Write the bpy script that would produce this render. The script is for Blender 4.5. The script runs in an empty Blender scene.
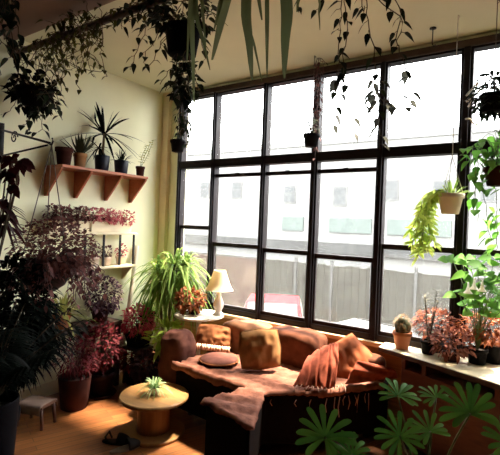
import bpy, bmesh, math, random
from mathutils import Vector, Matrix, noise
random.seed(11)
R_ = random.uniform
PI = math.pi
scene = bpy.context.scene
COL = scene.collection

# ------------------------------------------------------------------ camera
FPX = 429.0
YAW, PITCH, ROLL = math.radians(34.1), math.radians(0.33), math.radians(2.2)
CAM = Vector((0, 0, 1.5))
F0 = Vector((-math.sin(YAW), math.cos(YAW), 0)); R0 = Vector((math.cos(YAW), math.sin(YAW), 0)); Z = Vector((0, 0, 1))
Fv = F0 * math.cos(PITCH) - Z * math.sin(PITCH)
U1 = Z * math.cos(PITCH) + F0 * math.sin(PITCH)
Uv = U1 * math.cos(ROLL) - R0 * math.sin(ROLL)
Rv = R0 * math.cos(ROLL) + U1 * math.sin(ROLL)
cd = bpy.data.cameras.new('camera'); cam = bpy.data.objects.new('camera', cd); COL.objects.link(cam)
cam.matrix_world = Matrix.Translation(CAM) @ Matrix((Rv, Uv, -Fv)).transposed().to_4x4()
cd.sensor_width = 36; cd.lens = 36 * FPX / 500; cd.clip_start = .02
scene.camera = cam


def at(px, py, Y=None, X=None, z=None, d=None):
    """point of the place seen at a pixel of the photograph, on a wall plane / height / depth"""
    v = Fv * FPX + Rv * (px - 250) + Uv * (227.5 - py)
    if Y is not None: t = (Y - CAM.y) / v.y
    elif X is not None: t = (X - CAM.x) / v.x
    elif z is not None: t = (z - CAM.z) / v.z
    else: t = d / FPX
    return CAM + v * t


# ------------------------------------------------------------------ materials
def nodes(m):
    m.use_nodes = True
    return m.node_tree.nodes, m.node_tree.links


def mat(name, col, rough=.6, var=.25, scale=12, bump=0., metal=0., stretch=None, col2=None, spec=.4, sheen=0):
    m = bpy.data.materials.new(name); N, L = nodes(m)
    b = N['Principled BSDF']; b.inputs['Roughness'].default_value = rough; b.inputs['Metallic'].default_value = metal
    b.inputs['Specular IOR Level'].default_value = spec
    if sheen: b.inputs['Sheen Weight'].default_value = sheen
    tc = N.new('ShaderNodeTexCoord'); mp = N.new('ShaderNodeMapping'); L.new(tc.outputs['Object'], mp.inputs[0])
    if stretch: mp.inputs['Scale'].default_value = stretch
    nz = N.new('ShaderNodeTexNoise'); nz.inputs['Scale'].default_value = scale; nz.inputs['Detail'].default_value = 6
    L.new(mp.outputs[0], nz.inputs['Vector'])
    r = N.new('ShaderNodeValToRGB'); r.color_ramp.elements[0].position = .3; r.color_ramp.elements[1].position = .7
    c2 = col2 or tuple(min(1, c * (1 + var)) for c in col); c1 = tuple(c * (1 - var) for c in col)
    r.color_ramp.elements[0].color = (*c1, 1); r.color_ramp.elements[1].color = (*c2, 1)
    L.new(nz.outputs['Fac'], r.inputs[0]); L.new(r.outputs[0], b.inputs['Base Color'])
    if bump:
        bp = N.new('ShaderNodeBump'); bp.inputs['Strength'].default_value = bump; bp.inputs['Distance'].default_value = .01
        L.new(nz.outputs['Fac'], bp.inputs['Height']); L.new(bp.outputs[0], b.inputs['Normal'])
    return m


def leafmat(name, c1, c2, trans=.35, rough=.6, spec=.12):
    m = bpy.data.materials.new(name); N, L = nodes(m)
    b = N['Principled BSDF']; b.inputs['Roughness'].default_value = rough; b.inputs['Specular IOR Level'].default_value = spec
    g = N.new('ShaderNodeNewGeometry'); r = N.new('ShaderNodeValToRGB')
    r.color_ramp.elements[0].color = (*c1, 1); r.color_ramp.elements[1].color = (*c2, 1)
    L.new(g.outputs['Random Per Island'], r.inputs[0]); L.new(r.outputs[0], b.inputs['Base Color'])
    t = N.new('ShaderNodeBsdfTranslucent'); L.new(r.outputs[0], t.inputs[0])
    mx = N.new('ShaderNodeMixShader'); mx.inputs[0].default_value = trans
    L.new(b.outputs[0], mx.inputs[1]); L.new(t.outputs[0], mx.inputs[2])
    L.new(mx.outputs[0], N['Material Output'].inputs[0])
    return m


def glassmat(name, haze, tint=(1, 1, 1), hazecol=(.8, .82, .8)):
    m = bpy.data.materials.new(name); N, L = nodes(m); N.remove(N['Principled BSDF'])
    tr = N.new('ShaderNodeBsdfTransparent'); tr.inputs[0].default_value = (*tint, 1)
    gl = N.new('ShaderNodeBsdfGlossy'); gl.inputs['Roughness'].default_value = .02
    lw = N.new('ShaderNodeLayerWeight'); lw.inputs[0].default_value = .5
    pw_ = N.new('ShaderNodeMath'); pw_.operation = 'POWER'; pw_.inputs[1].default_value = 5; L.new(lw.outputs['Facing'], pw_.inputs[0])
    fr = N.new('ShaderNodeMath'); fr.operation = 'MULTIPLY_ADD'; fr.inputs[1].default_value = .45; fr.inputs[2].default_value = .02; L.new(pw_.outputs[0], fr.inputs[0])
    a = N.new('ShaderNodeMixShader'); L.new(fr.outputs[0], a.inputs[0]); L.new(tr.outputs[0], a.inputs[1]); L.new(gl.outputs[0], a.inputs[2])
    tl = N.new('ShaderNodeBsdfTranslucent'); tl.inputs[0].default_value = (*hazecol, 1)
    tc = N.new('ShaderNodeTexCoord'); mp = N.new('ShaderNodeMapping'); mp.inputs['Scale'].default_value = (6, 6, 1.2)
    nz = N.new('ShaderNodeTexNoise'); nz.inputs['Scale'].default_value = 2.5; nz.inputs['Detail'].default_value = 5
    L.new(tc.outputs['Object'], mp.inputs[0]); L.new(mp.outputs[0], nz.inputs['Vector'])
    mr = N.new('ShaderNodeMapRange'); mr.inputs[1].default_value = .3; mr.inputs[2].default_value = .7
    mr.inputs[3].default_value = haze * .7; mr.inputs[4].default_value = haze * 1.2
    L.new(nz.outputs['Fac'], mr.inputs[0])
    c = N.new('ShaderNodeMixShader'); L.new(mr.outputs[0], c.inputs[0]); L.new(a.outputs[0], c.inputs[1]); L.new(tl.outputs[0], c.inputs[2])
    L.new(c.outputs[0], N['Material Output'].inputs[0])
    return m


def floormat():
    m = bpy.data.materials.new('oak_boards'); N, L = nodes(m); b = N['Principled BSDF']
    tc = N.new('ShaderNodeTexCoord'); mp = N.new('ShaderNodeMapping'); mp.inputs['Rotation'].default_value = (0, 0, math.radians(-70))
    L.new(tc.outputs['Object'], mp.inputs[0])
    br = N.new('ShaderNodeTexBrick'); br.inputs['Scale'].default_value = 1; br.inputs['Brick Width'].default_value = 1.1
    br.inputs['Row Height'].default_value = .06; br.inputs['Mortar Size'].default_value = .0018; br.inputs['Bias'].default_value = 0
    br.inputs['Color1'].default_value = (.20, .066, .018, 1); br.inputs['Color2'].default_value = (.31, .115, .032, 1)
    br.inputs['Mortar'].default_value = (.05, .018, .006, 1)
    L.new(mp.outputs[0], br.inputs['Vector'])
    mp2 = N.new('ShaderNodeMapping'); mp2.inputs['Scale'].default_value = (2, 40, 1); L.new(mp.outputs[0], mp2.inputs[0])
    nz = N.new('ShaderNodeTexNoise'); nz.inputs['Scale'].default_value = 2; nz.inputs['Detail'].default_value = 6; L.new(mp2.outputs[0], nz.inputs['Vector'])
    mx = N.new('ShaderNodeMixRGB'); mx.blend_type = 'MULTIPLY'; mx.inputs[0].default_value = .7
    rr = N.new('ShaderNodeValToRGB'); rr.color_ramp.elements[0].position = .3; rr.color_ramp.elements[0].color = (.45, .4, .35, 1); rr.color_ramp.elements[1].position = .65
    L.new(nz.outputs['Fac'], rr.inputs[0]); L.new(br.outputs['Color'], mx.inputs[1]); L.new(rr.outputs[0], mx.inputs[2])
    L.new(mx.outputs[0], b.inputs['Base Color']); b.inputs['Roughness'].default_value = .42
    bp = N.new('ShaderNodeBump'); bp.inputs['Strength'].default_value = .25; bp.inputs['Distance'].default_value = .003
    L.new(br.outputs['Fac'], bp.inputs['Height']); bp.invert = True; L.new(bp.outputs[0], b.inputs['Normal'])
    return m


M = {}
M['floor'] = floormat()
M['wall'] = mat('cream_plaster', (.80, .785, .54), .85, .05, 3, .1)
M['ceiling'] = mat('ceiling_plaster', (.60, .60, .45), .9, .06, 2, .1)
M['ceil_brown'] = mat('brown_ceiling', (.25, .155, .125), .9, .08, 2, .05)
M['dark_wall'] = mat('brown_wall', (.16, .10, .07), .9, .1, 3)
M['panel'] = mat('tan_wood_panel', (.46, .23, .085), .6, .25, 4, .1, stretch=(1, 6, 14))
M['sill'] = mat('pale_sill_wood', (.62, .42, .24), .5, .15, 4, 0, stretch=(1, 12, 12))
M['frame'] = mat('black_window_paint', (.010, .007, .009), .5, .2, 10, spec=.15)
M['sash'] = mat('dark_sash_paint', (.016, .011, .012), .5, .2, 10, spec=.15)
M['pipe'] = mat('brown_pipe', (.05, .028, .022), .6, .3, 8)
M['shelf'] = mat('orange_shelf_wood', (.36, .105, .042), .5, .15, 4, 0, stretch=(12, 1, 12))
M['cream_wood'] = mat('cream_painted_wood', (.70, .60, .40), .6, .1, 6)
M['darkwood'] = mat('dark_brown_wood', (.035, .016, .011), .5, .3, 5, .1, stretch=(1, 8, 8))
M['redwood'] = mat('red_brown_wood', (.085, .028, .017), .45, .25, 4, .1, stretch=(1, 6, 10))
M['spool'] = mat('spool_plywood', (.25, .12, .034), .5, .18, 3, .05, stretch=(2, 14, 2))
M['spool_core'] = mat('spool_core_wood', (.33, .15, .05), .55, .2, 5, .1, stretch=(10, 10, 1))
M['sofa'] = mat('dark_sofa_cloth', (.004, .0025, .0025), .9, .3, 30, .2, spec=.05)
M['back'] = mat('brown_back_cloth', (.10, .036, .020), .9, .3, 14, .3, spec=.05)
M['back2'] = mat('tan_back_cloth', (.22, .105, .058), .9, .25, 14, .3, spec=.05)
M['throw'] = mat('rose_brown_throw', (.17, .070, .047), .95, .35, 20, .6, spec=.05)
M['arm'] = mat('arm_cover', (.085, .034, .025), .95, .3, 14, .4, spec=.05)
M['gold'] = mat('gold_cushion_cloth', (.24, .115, .045), .85, .35, 7, .3, spec=.05)
M['orange'] = mat('orange_cushion_cloth', (.27, .080, .034), .85, .2, 8, .2, spec=.05)
M['shawl'] = mat('rust_shawl_cloth', (.24, .06, .034), .9, .35, 20, .3, stretch=(1, 1, 1), spec=.05)
M['brown_cush'] = mat('brown_cushion_cloth', (.18, .065, .026), .9, .35, 9, .3, spec=.05)
M['ruffle'] = mat('pale_ruffle', (.62, .40, .28), .9, .2, 14, spec=.05)
M['dark_cush'] = mat('plum_brown_cloth', (.10, .038, .028), .9, .3, 14, .2, spec=.05)
M['fringe'] = mat('pale_fringe', (.30, .17, .13), .9, .2, 20, spec=.05)
M['white'] = mat('white_paint', (.75, .68, .55), .5, .06, 6)
M['shade'] = leafmat('ivory_lamp_shade', (.85, .76, .55), (.85, .76, .55), .45, .9)
M['ceramic'] = mat('white_ceramic', (.82, .76, .66), .25, .04, 6)
M['terra'] = mat('terracotta', (.40, .135, .055), .8, .2, 9, .1)
M['terra_dark'] = mat('dark_terracotta', (.04, .012, .009), .8, .3, 9, .1, spec=.1)
M['ochre'] = mat('ochre_clay', (.26, .13, .045), .8, .2, 9)
M['blackpot'] = mat('black_plastic', (.0035, .003, .004), .6, .3, 9, spec=.04)
M['bluepot'] = mat('navy_glaze', (.009, .011, .022), .4, .3, 6, spec=.25)
M['plumpot'] = mat('plum_glaze', (.014, .005, .007), .5, .3, 6, spec=.15)
M['whitepot'] = mat('pale_clay', (.70, .56, .44), .7, .1, 8)
M['soil'] = mat('soil', (.018, .011, .007), 1, .5, 60, .6)
M['iron'] = mat('black_iron', (.012, .011, .012), .5, .3, 20, metal=.4)
M['cord'] = mat('grey_cord', (.10, .08, .07), .9, .2, 30)
M['palecord'] = mat('pale_cord', (.55, .5, .45), .9, .2, 30)
M['stem'] = mat('brown_stem', (.055, .035, .018), .8, .3, 20)
M['gstem'] = mat('green_stem', (.08, .12, .03), .6, .3, 20)
M['pstem'] = mat('purple_stem', (.08, .03, .03), .6, .3, 20)
M['trunk'] = mat('pale_bark', (.16, .11, .06), .9, .3, 20, .3)
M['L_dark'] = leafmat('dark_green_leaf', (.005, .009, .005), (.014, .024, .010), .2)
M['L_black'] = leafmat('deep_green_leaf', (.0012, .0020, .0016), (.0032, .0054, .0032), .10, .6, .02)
M['L_vine'] = leafmat('vine_leaf', (.024, .028, .008), (.085, .085, .022), .45)
M['L_strap'] = leafmat('strap_leaf', (.07, .095, .045), (.16, .19, .10), .5)
M['L_spider'] = leafmat('spider_leaf', (.085, .17, .030), (.30, .42, .11), .4)
M['L_pale'] = leafmat('pale_spider_leaf', (.16, .28, .09), (.50, .60, .34), .4)
M['L_lime'] = leafmat('lime_leaf', (.28, .42, .05), (.62, .70, .16), .5)
M['L_bright'] = leafmat('bright_green_leaf', (.05, .16, .022), (.17, .38, .06), .5)
M['L_palm'] = leafmat('lobed_leaf', (.035, .105, .018), (.085, .20, .03), .35, .6, .04)
M['L_pink'] = leafmat('pink_leaf', (.36, .07, .09), (.70, .24, .25), .45)
M['L_mag'] = leafmat('magenta_leaf', (.42, .04, .09), (.78, .16, .22), .45)
M['L_purple'] = leafmat('purple_leaf', (.05, .020, .020), (.22, .085, .075), .35)
M['L_dpurple'] = leafmat('dark_purple_leaf', (.022, .010, .018), (.07, .032, .045), .25)
M['L_red'] = leafmat('dark_red_leaf', (.06, .008, .012), (.19, .028, .034), .3)
M['L_maroon'] = leafmat('maroon_leaf', (.022, .004, .006), (.06, .007, .010), .2)
M['L_rust'] = leafmat('rust_leaf', (.15, .034, .013), (.36, .12, .045), .35)
M['L_salmon'] = leafmat('salmon_leaf', (.15, .036, .024), (.36, .13, .075), .35)
M['L_grey'] = leafmat('grey_green_leaf', (.14, .14, .10), (.32, .30, .22), .45)
M['L_aloe'] = leafmat('aloe_leaf', (.025, .030, .016), (.055, .06, .03), .15)
M['L_brom'] = leafmat('bromeliad_leaf', (.22, .25, .05), (.50, .46, .14), .4)
M['L_cactus'] = leafmat('cactus_spine', (.20, .12, .06), (.42, .26, .13), .2)
M['L_shade'] = leafmat('grey_window_leaf', (.030, .032, .026), (.075, .075, .06), .3)
M['flower'] = leafmat('white_flower', (.70, .72, .62), (.85, .85, .78), .4)
M['glass'] = glassmat('clear_pane', .004)
M['glass_dirty'] = glassmat('dusty_pane', .011, hazecol=(.75, .76, .72))
M['bwall'] = mat('white_render', (.150, .150, .143), .9, .06, 2, spec=.0)
M['bwin'] = mat('street_window_glass', (.075, .078, .078), .5, .1, 2, spec=.0)
M['bframe'] = mat('street_window_frame', (.10, .10, .097), .7, .1, 2, spec=.0)
M['bgreen'] = mat('pale_green_awning', (.085, .100, .092), .8, .08, 2, spec=.0)
M['bband'] = mat('grey_band', (.06, .06, .058), .9, .1, 2, spec=.0)
M['fence'] = mat('grey_board_fence', (.036, .035, .030), .9, .22, 3, .1, stretch=(6, 6, .8), spec=.0)
M['fence2'] = mat('pink_brick_wall', (.055, .038, .031), .9, .15, 5, .1, spec=.0)
M['asphalt'] = mat('street_asphalt', (.028, .028, .027), .95, .15, 4, spec=.0)
M['carred'] = mat('red_car_paint', (.13, .018, .022), .3, .08, 2, spec=.0)
M['carwhite'] = mat('white_car_paint', (.12, .12, .12), .3, .04, 2, spec=.0)
M['carglass'] = mat('car_glass', (.09, .09, .09), .1, .1, 2, spec=.0)
M['tyre'] = mat('tyre', (.015, .015, .015), .9, .2, 8)
M['paper'] = mat('pale_cloth', (.20, .13, .10), .9, .15, 8)
M['slip'] = mat('dark_slipper', (.022, .02, .022), .9, .3, 20)
M['slip2'] = mat('grey_insole', (.22, .19, .16), .9, .2, 20)


# ------------------------------------------------------------------ mesh building
class MB:
    def __init__(s): s.v = []; s.f = []
    def add(s, vs, fs):
        o = len(s.v); s.v += [tuple(v) for v in vs]; s.f += [tuple(i + o for i in f) for f in fs]
    def box(s, x0, x1, y0, y1, z0, z1, mx=None):
        v = [Vector((x, y, z)) for z in (z0, z1) for y in (y0, y1) for x in (x0, x1)]
        if mx: v = [mx @ p for p in v]
        s.add(v, [(0, 2, 3, 1), (4, 5, 7, 6), (0, 1, 5, 4), (2, 6, 7, 3), (0, 4, 6, 2), (1, 3, 7, 5)])
    def lathe(s, prof, n=28, c=(0, 0, 0), mx=None):
        c = Vector(c); vs = []; fs = []
        for r, z in prof:
            for k in range(n):
                p = Vector((r * math.cos(2 * PI * k / n), r * math.sin(2 * PI * k / n), z))
                vs.append((mx @ p if mx else p) + c)
        for i in range(len(prof) - 1):
            for k in range(n):
                k2 = (k + 1) % n
                fs.append((i * n + k, i * n + k2, (i + 1) * n + k2, (i + 1) * n + k))
        if prof[0][0] > 1e-6: fs.append(tuple(reversed(range(n))))
        if prof[-1][0] > 1e-6: fs.append(tuple((len(prof) - 1) * n + k for k in range(n)))
        s.add(vs, fs)
    def tube(s, pts, r, n=6):
        pts = [Vector(p) for p in pts]; m = len(pts)
        rs = r if isinstance(r, (list, tuple)) else [r] * m
        vs = []; fs = []; up = Vector((0, 0, 1))
        for i, p in enumerate(pts):
            t = (pts[min(i + 1, m - 1)] - pts[max(i - 1, 0)])
            if t.length < 1e-9: t = Vector((0, 0, 1))
            t.normalize()
            a = t.cross(up)
            if a.length < .05: a = t.cross(Vector((1, 0, 0)))
            a.normalize(); b = t.cross(a)
            for k in range(n):
                an = 2 * PI * k / n
                vs.append(p + (a * math.cos(an) + b * math.sin(an)) * rs[i])
        for i in range(m - 1):
            for k in range(n):
                k2 = (k + 1) % n
                fs.append((i * n + k, i * n + k2, (i + 1) * n + k2, (i + 1) * n + k))
        fs.append(tuple(reversed(range(n)))); fs.append(tuple((m - 1) * n + k for k in range(n)))
        s.add(vs, fs)
    def prism(s, poly, z0, z1):
        n = len(poly)
        s.add([(x, y, z0) for x, y in poly] + [(x, y, z1) for x, y in poly],
              [tuple(reversed(range(n))), tuple(range(n, 2 * n))] + [(k, (k + 1) % n, n + (k + 1) % n, n + k) for k in range(n)])
    def blade(s, path, widths, side, fold=.15):
        """leaf strip: path points, half widths, side vector; V fold"""
        m = len(path); vs = []; fs = []
        for i, p in enumerate(path):
            t = path[min(i + 1, m - 1)] - path[max(i - 1, 0)]
            nrm = side.cross(t)
            if nrm.length > 1e-9: nrm.normalize()
            w = widths[i]
            vs += [p - side * w + nrm * (w * fold), p, p + side * w + nrm * (w * fold)]
        for i in range(m - 1):
            a = i * 3
            fs += [(a, a + 1, a + 4, a + 3), (a + 1, a + 2, a + 5, a + 4)]
        s.add(vs, fs)
    def build(s, name, m, parent=None, loc=(0, 0, 0), smooth=True, bevel=0, solid=0, subsurf=0):
        me = bpy.data.meshes.new(name); me.from_pydata(s.v, [], s.f); me.validate(); me.update()
        if smooth: me.polygons.foreach_set('use_smooth', [True] * len(me.polygons))
        me.materials.append(m)
        o = bpy.data.objects.new(name, me); COL.objects.link(o); o.location = loc
        if parent: o.parent = parent
        if bevel:
            b = o.modifiers.new('bevel', 'BEVEL'); b.width = bevel; b.segments = 2; b.limit_method = 'ANGLE'
        if solid:
            b = o.modifiers.new('solid', 'SOLIDIFY'); b.thickness = solid; b.offset = 0
        if subsurf:
            b = o.modifiers.new('sub', 'SUBSURF'); b.levels = subsurf; b.render_levels = subsurf
        return o


def rnd3(): 
    while True:
        v = Vector((R_(-1, 1), R_(-1, 1), R_(-1, 1)))
        if .05 < v.length < 1: return v.normalized()


SH = {'oval': [(0, .15), (.2, .75), (.45, 1), (.75, .72), (1, .04)],
      'heart': [(0, .35), (.12, .9), (.35, 1), (.65, .65), (.85, .25), (1, .02)],
      'lance': [(0, .4), (.25, .9), (.5, 1), (.8, .6), (1, .03)],
      'strap': [(0, .7), (.2, .9), (.45, 1), (.7, .85), (.88, .5), (1, .03)],
      'lobe': [(0, .3), (.25, .55), (.55, .9), (.8, 1), (.93, .75), (1, .2)],
      'round': [(0, .3), (.15, .85), (.45, 1.05), (.75, .9), (.93, .5), (1, .1)]}


def leaf(mb, base, d, up, L, W, shape='oval', droop=.2, fold=.2):
    d = d.normalized(); side = d.cross(up)
    if side.length < .05: side = d.cross(Vector((.3, .9, .2)))
    side.normalize()
    path = []; ws = []
    for t, w in SH[shape]:
        path.append(base + d * (L * t) - Z * (droop * L * t * t)); ws.append(w * W * .5)
    mb.blade(path, ws, side, fold)


def rosette(mb, c, n, L, W, e0=20, e1=80, droop=.6, shape='strap', az=None, base_r=.01):
    for k in range(n):
        a = (2 * PI * k / n * 2.39996 * n / (2 * PI)) + R_(-.3, .3) if az is None else R_(*az)
        e = math.radians(e0 + (e1 - e0) * (k + .5) / n + R_(-8, 8))
        d = Vector((math.cos(a) * math.cos(e), math.sin(a) * math.cos(e), math.sin(e)))
        l = L * R_(.75, 1.1)
        side = Vector((-math.sin(a), math.cos(a), 0))
        path = []; ws = []
        m = 8
        for i in range(m):
            t = i / (m - 1)
            p = c + Vector((math.cos(a), math.sin(a), 0)) * base_r + d * (l * t) - Z * (droop * l * t * t * math.cos(e * .6))
            path.append(p); ws.append(W * .5 * (.55 + .45 * math.sin(PI * min(1, t * 1.3 + .1)) if t < .55 else max(.03, 1 - ((t - .5) / .5) ** 1.6)))
        mb.blade(path, ws, side, .25)


def bush(ml, ms, base, c, rad, n, L, W, shape='oval', stems=10, droop=.3, shell=.55, out=1.):
    c = Vector(c); base = Vector(base)
    tips = []
    for k in range(stems):
        d = rnd3(); p = c + Vector((d.x * rad[0], d.y * rad[1], d.z * rad[2])) * R_(.5, .9)
        mid = (base + p) / 2 + Vector((R_(-.1, .1) * rad[0], R_(-.1, .1) * rad[1], rad[2] * .2))
        ms.tube([base, (base + mid) / 2 + Vector((0, 0, rad[2] * .05)), mid, p], [.004, .0035, .003, .0015], 5)
    for k in range(n):
        d = rnd3(); q = R_(shell ** 3, 1) ** (1 / 3)
        p = c + Vector((d.x * rad[0], d.y * rad[1], d.z * rad[2])) * q
        dd = (d * out + rnd3() * .8 + Vector((0, 0, .1))).normalized()
        leaf(ml, p, dd, Vector((R_(-.4, .4), R_(-.4, .4), 1)), L * R_(.7, 1.2), W * R_(.75, 1.2), shape, droop)


def smooth_path(pts, step=.04):
    pts = [Vector(p) for p in pts]; out = []
    P = [pts[0]] + pts + [pts[-1]]
    for i in range(1, len(P) - 2):
        n = max(2, int((P[i + 1] - P[i]).length / step))
        for k in range(n):
            t = k / n
            out.append(.5 * ((2 * P[i]) + (P[i + 1] - P[i - 1]) * t + (2 * P[i - 1] - 5 * P[i] + 4 * P[i + 1] - P[i + 2]) * t * t + (3 * P[i] - P[i - 1] - 3 * P[i + 1] + P[i + 2]) * t ** 3))
    out.append(pts[-1]); return out


def vine(ml, ms, pts, every=.05, L=.05, W=.04, shape='heart', jit=.012, r=.0022, start=0):
    path = smooth_path(pts, .03)
    path = [p + Vector((R_(-jit, jit), R_(-jit, jit), R_(-jit, jit) * .4)) for p in path]
    ms.tube(path, r, 5)
    acc = 0
    for i in range(1, len(path)):
        acc += (path[i] - path[i - 1]).length
        if acc > every and i / len(path) >= start:
            acc = R_(-.3, .3) * every
            a = R_(0, 2 * PI)
            d = Vector((math.cos(a), math.sin(a), R_(-.9, .2)))
            q = path[i] + d * L * .35
            ms.tube([path[i], q], r * .6, 4)
            leaf(ml, q, d + Vector((0, 0, -.5)), Vector((d.x * .7, d.y * .7, .6)), L * R_(.7, 1.25), W * R_(.7, 1.2), shape, .35)


# ------------------------------------------------------------------ things
def thing(name, label, cat, loc=(0, 0, 0), group=None, rz=0):
    o = bpy.data.objects.new(name, None); COL.objects.link(o); o.location = loc; o.rotation_euler.z = rz
    o.empty_display_size = .05
    o['label'] = label; o['category'] = cat
    if group: o['group'] = group
    return o


def tag(o, label, cat, group=None, kind=None):
    o['label'] = label; o['category'] = cat
    if group: o['group'] = group
    if kind: o['kind'] = kind
    return o


def struct(o, label=None):
    o['kind'] = 'structure'
    if label: o['label'] = label
    return o


def pot_parts(root, r1, r0, h, m, rim=True, z=0, soil=True, name='pot', saucer=None):
    b = MB()
    t = .06 * r1 + .002
    pr = [(r0 * .9, 0), (r0, .004)]
    if rim:
        pr += [(r0 + (r1 - r0) * .74 , h * .76), (r1 * 1.0, h * .77), (r1 * 1.05, h * .79), (r1 * 1.06, h * .985), (r1 * 1.03, h)]
    else:
        pr += [(r0 + (r1 - r0) * .5, h * .5), (r1, h * .985), (r1 * .985, h)]
    pr += [(r1 - t, h * .99), (r1 - t * 1.2, h * .84)]
    b.lathe([(r, zz + z) for r, zz in pr], 28)
    p = b.build(name, m, root)
    if soil:
        s = MB(); s.lathe([(r1 - t * 1.3, z + h * .80), (r1 - t * 1.25, z + h * .88), ((r1 - t) * .5, z + h * .91), (0, z + h * .92)], 20)
        s.build('soil', M['soil'], root)
    if saucer:
        s = MB(); s.lathe([(r0 * 1.2, z - .0), (r0 * 1.4, z + .004), (r0 * 1.5, z + .02), (r0 * 1.42, z + .02), (r0 * 1.3, z + .008), (0, z + .006)], 24)
        s.build('saucer', saucer, root)
    return p


# ================================================================== ROOM
XL, YW, XR, YB, ZC = -3.39, 3.30, 2.6, -2.6, 2.87
T = .15
WX0, WX1 = at(180, 170, Y=YW).x, .72
ZS, ZH = .67, 2.79


def sbox(name, m, *a, bevel=0):
    b = MB(); b.box(*a); o = b.build(name, m, smooth=False, bevel=bevel); struct(o); return o


sbox('floor', M['floor'], XL, XR, YB, YW, -.1, 0)
sbox('ceiling', M['ceiling'], XL, XR, YB, YW, ZC, ZC + .15)
sbox('ceiling', M['ceil_brown'], XL, XR, YB, 1.70, ZC - .02, ZC - .001)   # thin browner layer below the ceiling, on the room side of the pipe
sbox('wall_left', M['wall'], XL - T, XL, YB - T, YW + T, -.1, ZC + .15)
sbox('wall_right', M['dark_wall'], XR, XR + T, YB - T, YW + T, -.1, ZC + .15)
sbox('wall_back', M['dark_wall'], XL, XR, YB - T, YB, -.1, ZC + .15)
b = MB()
b.box(XL, WX0 - .045, YW, YW + T, 0, ZC)
b.box(WX1 + .045, XR, YW, YW + T, 0, ZC)
b.box(WX0 - .045, WX1 + .045, YW, YW + T, ZH + .03, ZC)
struct(b.build('wall_front', M['wall'], smooth=False))
sbox('wall_front_panel', M['panel'], WX0 - .045, WX1 + .045, YW, YW + T, 0, ZS - .06).name = 'wall_front.001'
sbox('trim_1', M['sill'], WX0 - .07, WX1 + .07, YW - .055, YW + T + .03, ZS - .06, ZS - .025, bevel=.004)     # sill board
sbox('trim_2', M['pipe'], XL, XR, YW - .03, YW, ZH + .0, ZH + .05, bevel=.004)                             # head moulding
sbox('trim_3', M['cream_wood'], XL, XL + .10, YW - .05, YW, 0, ZC, bevel=.004)                              # boxed corner strip
sbox('baseboard_left', M['cream_wood'], XL, XL + .015, YB, YW - .05, 0, .11, bevel=.003)
sbox('baseboard_front', M['panel'], WX0, WX1, YW - .015, YW, 0, .10, bevel=.003)

# window: one frame of posts and rails, sashes and panes
win = bpy.data.objects.new('window_1', None); COL.objects.link(win); struct(win, 'dark framed wall of windows over the street')
posts_px = [180, 213.5, 263.5, 314.5, 380.5, 463.5]
px_z = 2.0
wx = [at(p, 165, Y=YW).x for p in posts_px]
wx += [wx[-1] + .57, wx[-1] + 1.14]
pw = [.026, .024, .026, .031, .031, .040, .033, .033]
Y0, Y1 = YW - .01, YW + .07
for x, w in zip(wx, pw):
    b = MB(); b.box(x - w, x + w, Y0, Y1, ZS - .025, ZH + .03); b.box(x - w * .5, x + w * .5, Y0 - .018, Y0, ZS - .025, ZH + .03)
    b.build('post', M['frame'], win, smooth=False, bevel=.003)
b = MB(); b.box(wx[0], wx[-1], Y0 + .001, Y1 - .001, ZH - .015, ZH + .03); b.build('head_rail', M['frame'], win, smooth=False)
b = MB(); b.box(wx[0], wx[-1], Y0 + .001, Y1 - .001, ZS - .025, ZS + .022); b.build('bottom_rail', M['frame'], win, smooth=False)
ZM = 2.10
b = MB(); b.box(wx[0], wx[-1], Y0 - .006, Y1 - .001, ZM - .042, ZM + .035); b.build('middle_rail', M['frame'], win, smooth=False, bevel=.003)
meet = [1.455, 1.30, 1.278, 1.262, 1.375, 1.375, 1.375]
gap = [0, 1, 1, 1, 0, 0, 0]
for i in range(7):
    a, c = wx[i] + pw[i], wx[i + 1] - pw[i + 1]
    zt = ZM - .042
    if gap[i]:
        b = MB(); b.box(a, c, YW + .008, YW + .045, ZM - .142, ZM - .110)
        b.box((a + c) / 2 - .02, (a + c) / 2 + .02, YW - .004, YW + .008, ZM - .128, ZM - .106)
        b.build('vent_rail', M['sash'], win, smooth=False, bevel=.002)
    b = MB(); b.box(a, c, YW + .004, YW + .045, meet[i] - .02, meet[i] + .02)
    b.box((a + c) / 2 - .025, (a + c) / 2 + .025, YW - .012, YW + .004, meet[i] + .004, meet[i] + .018)
    b.build('meeting_rail', M['sash'], win, smooth=False, bevel=.002)
    for (z0, z1, y, g) in ((ZM + .035, ZH - .015, .03, 'glass'), (meet[i] + .02, zt, .035, 'glass'), (ZS + .022, meet[i] - .02, .02, 'glass_dirty')):
        b = MB(); b.box(a, c, YW + y, YW + y + .004, z0, z1); b.build('pane', M[g], win, smooth=False)
        if g == 'glass_dirty':
            s = MB(); w = .014
            s.box(a, a + w, YW + .008, YW + .035, z0, z1); s.box(c - w, c, YW + .008, YW + .035, z0, z1); s.box(a, c, YW + .0081, YW + .0349, z0, z0 + .03)
            s.build('sash', M['sash'], win, smooth=False)

# ceiling pipe across the room
b = MB(); PY, PZ = 1.70, 2.75
b.tube([(XL, PY, PZ), (-1.5, PY, PZ), (XR, PY, PZ)], .022, 14)
b.tube([(XL, PY, PZ), (XL + .012, PY, PZ)], .05, 16)
o = b.build('ceiling_pipe', M['pipe'])
tag(o, 'dark brown pipe running under the ceiling from the yellow wall', 'pipe')
for k, x in enumerate((-2.75, -.9, .9)):
    h = MB(); h.tube([(x, PY, PZ + .022), (x, PY, ZC - .001)], .006, 8); h.lathe([(.029, -.012), (.032, -.012), (.032, .012), (.029, .012)], 16, (x, PY, PZ), Matrix.Rotation(PI / 2, 4, 'Y'))
    h.build('pipe_hanger', M['pipe'], o)

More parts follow.
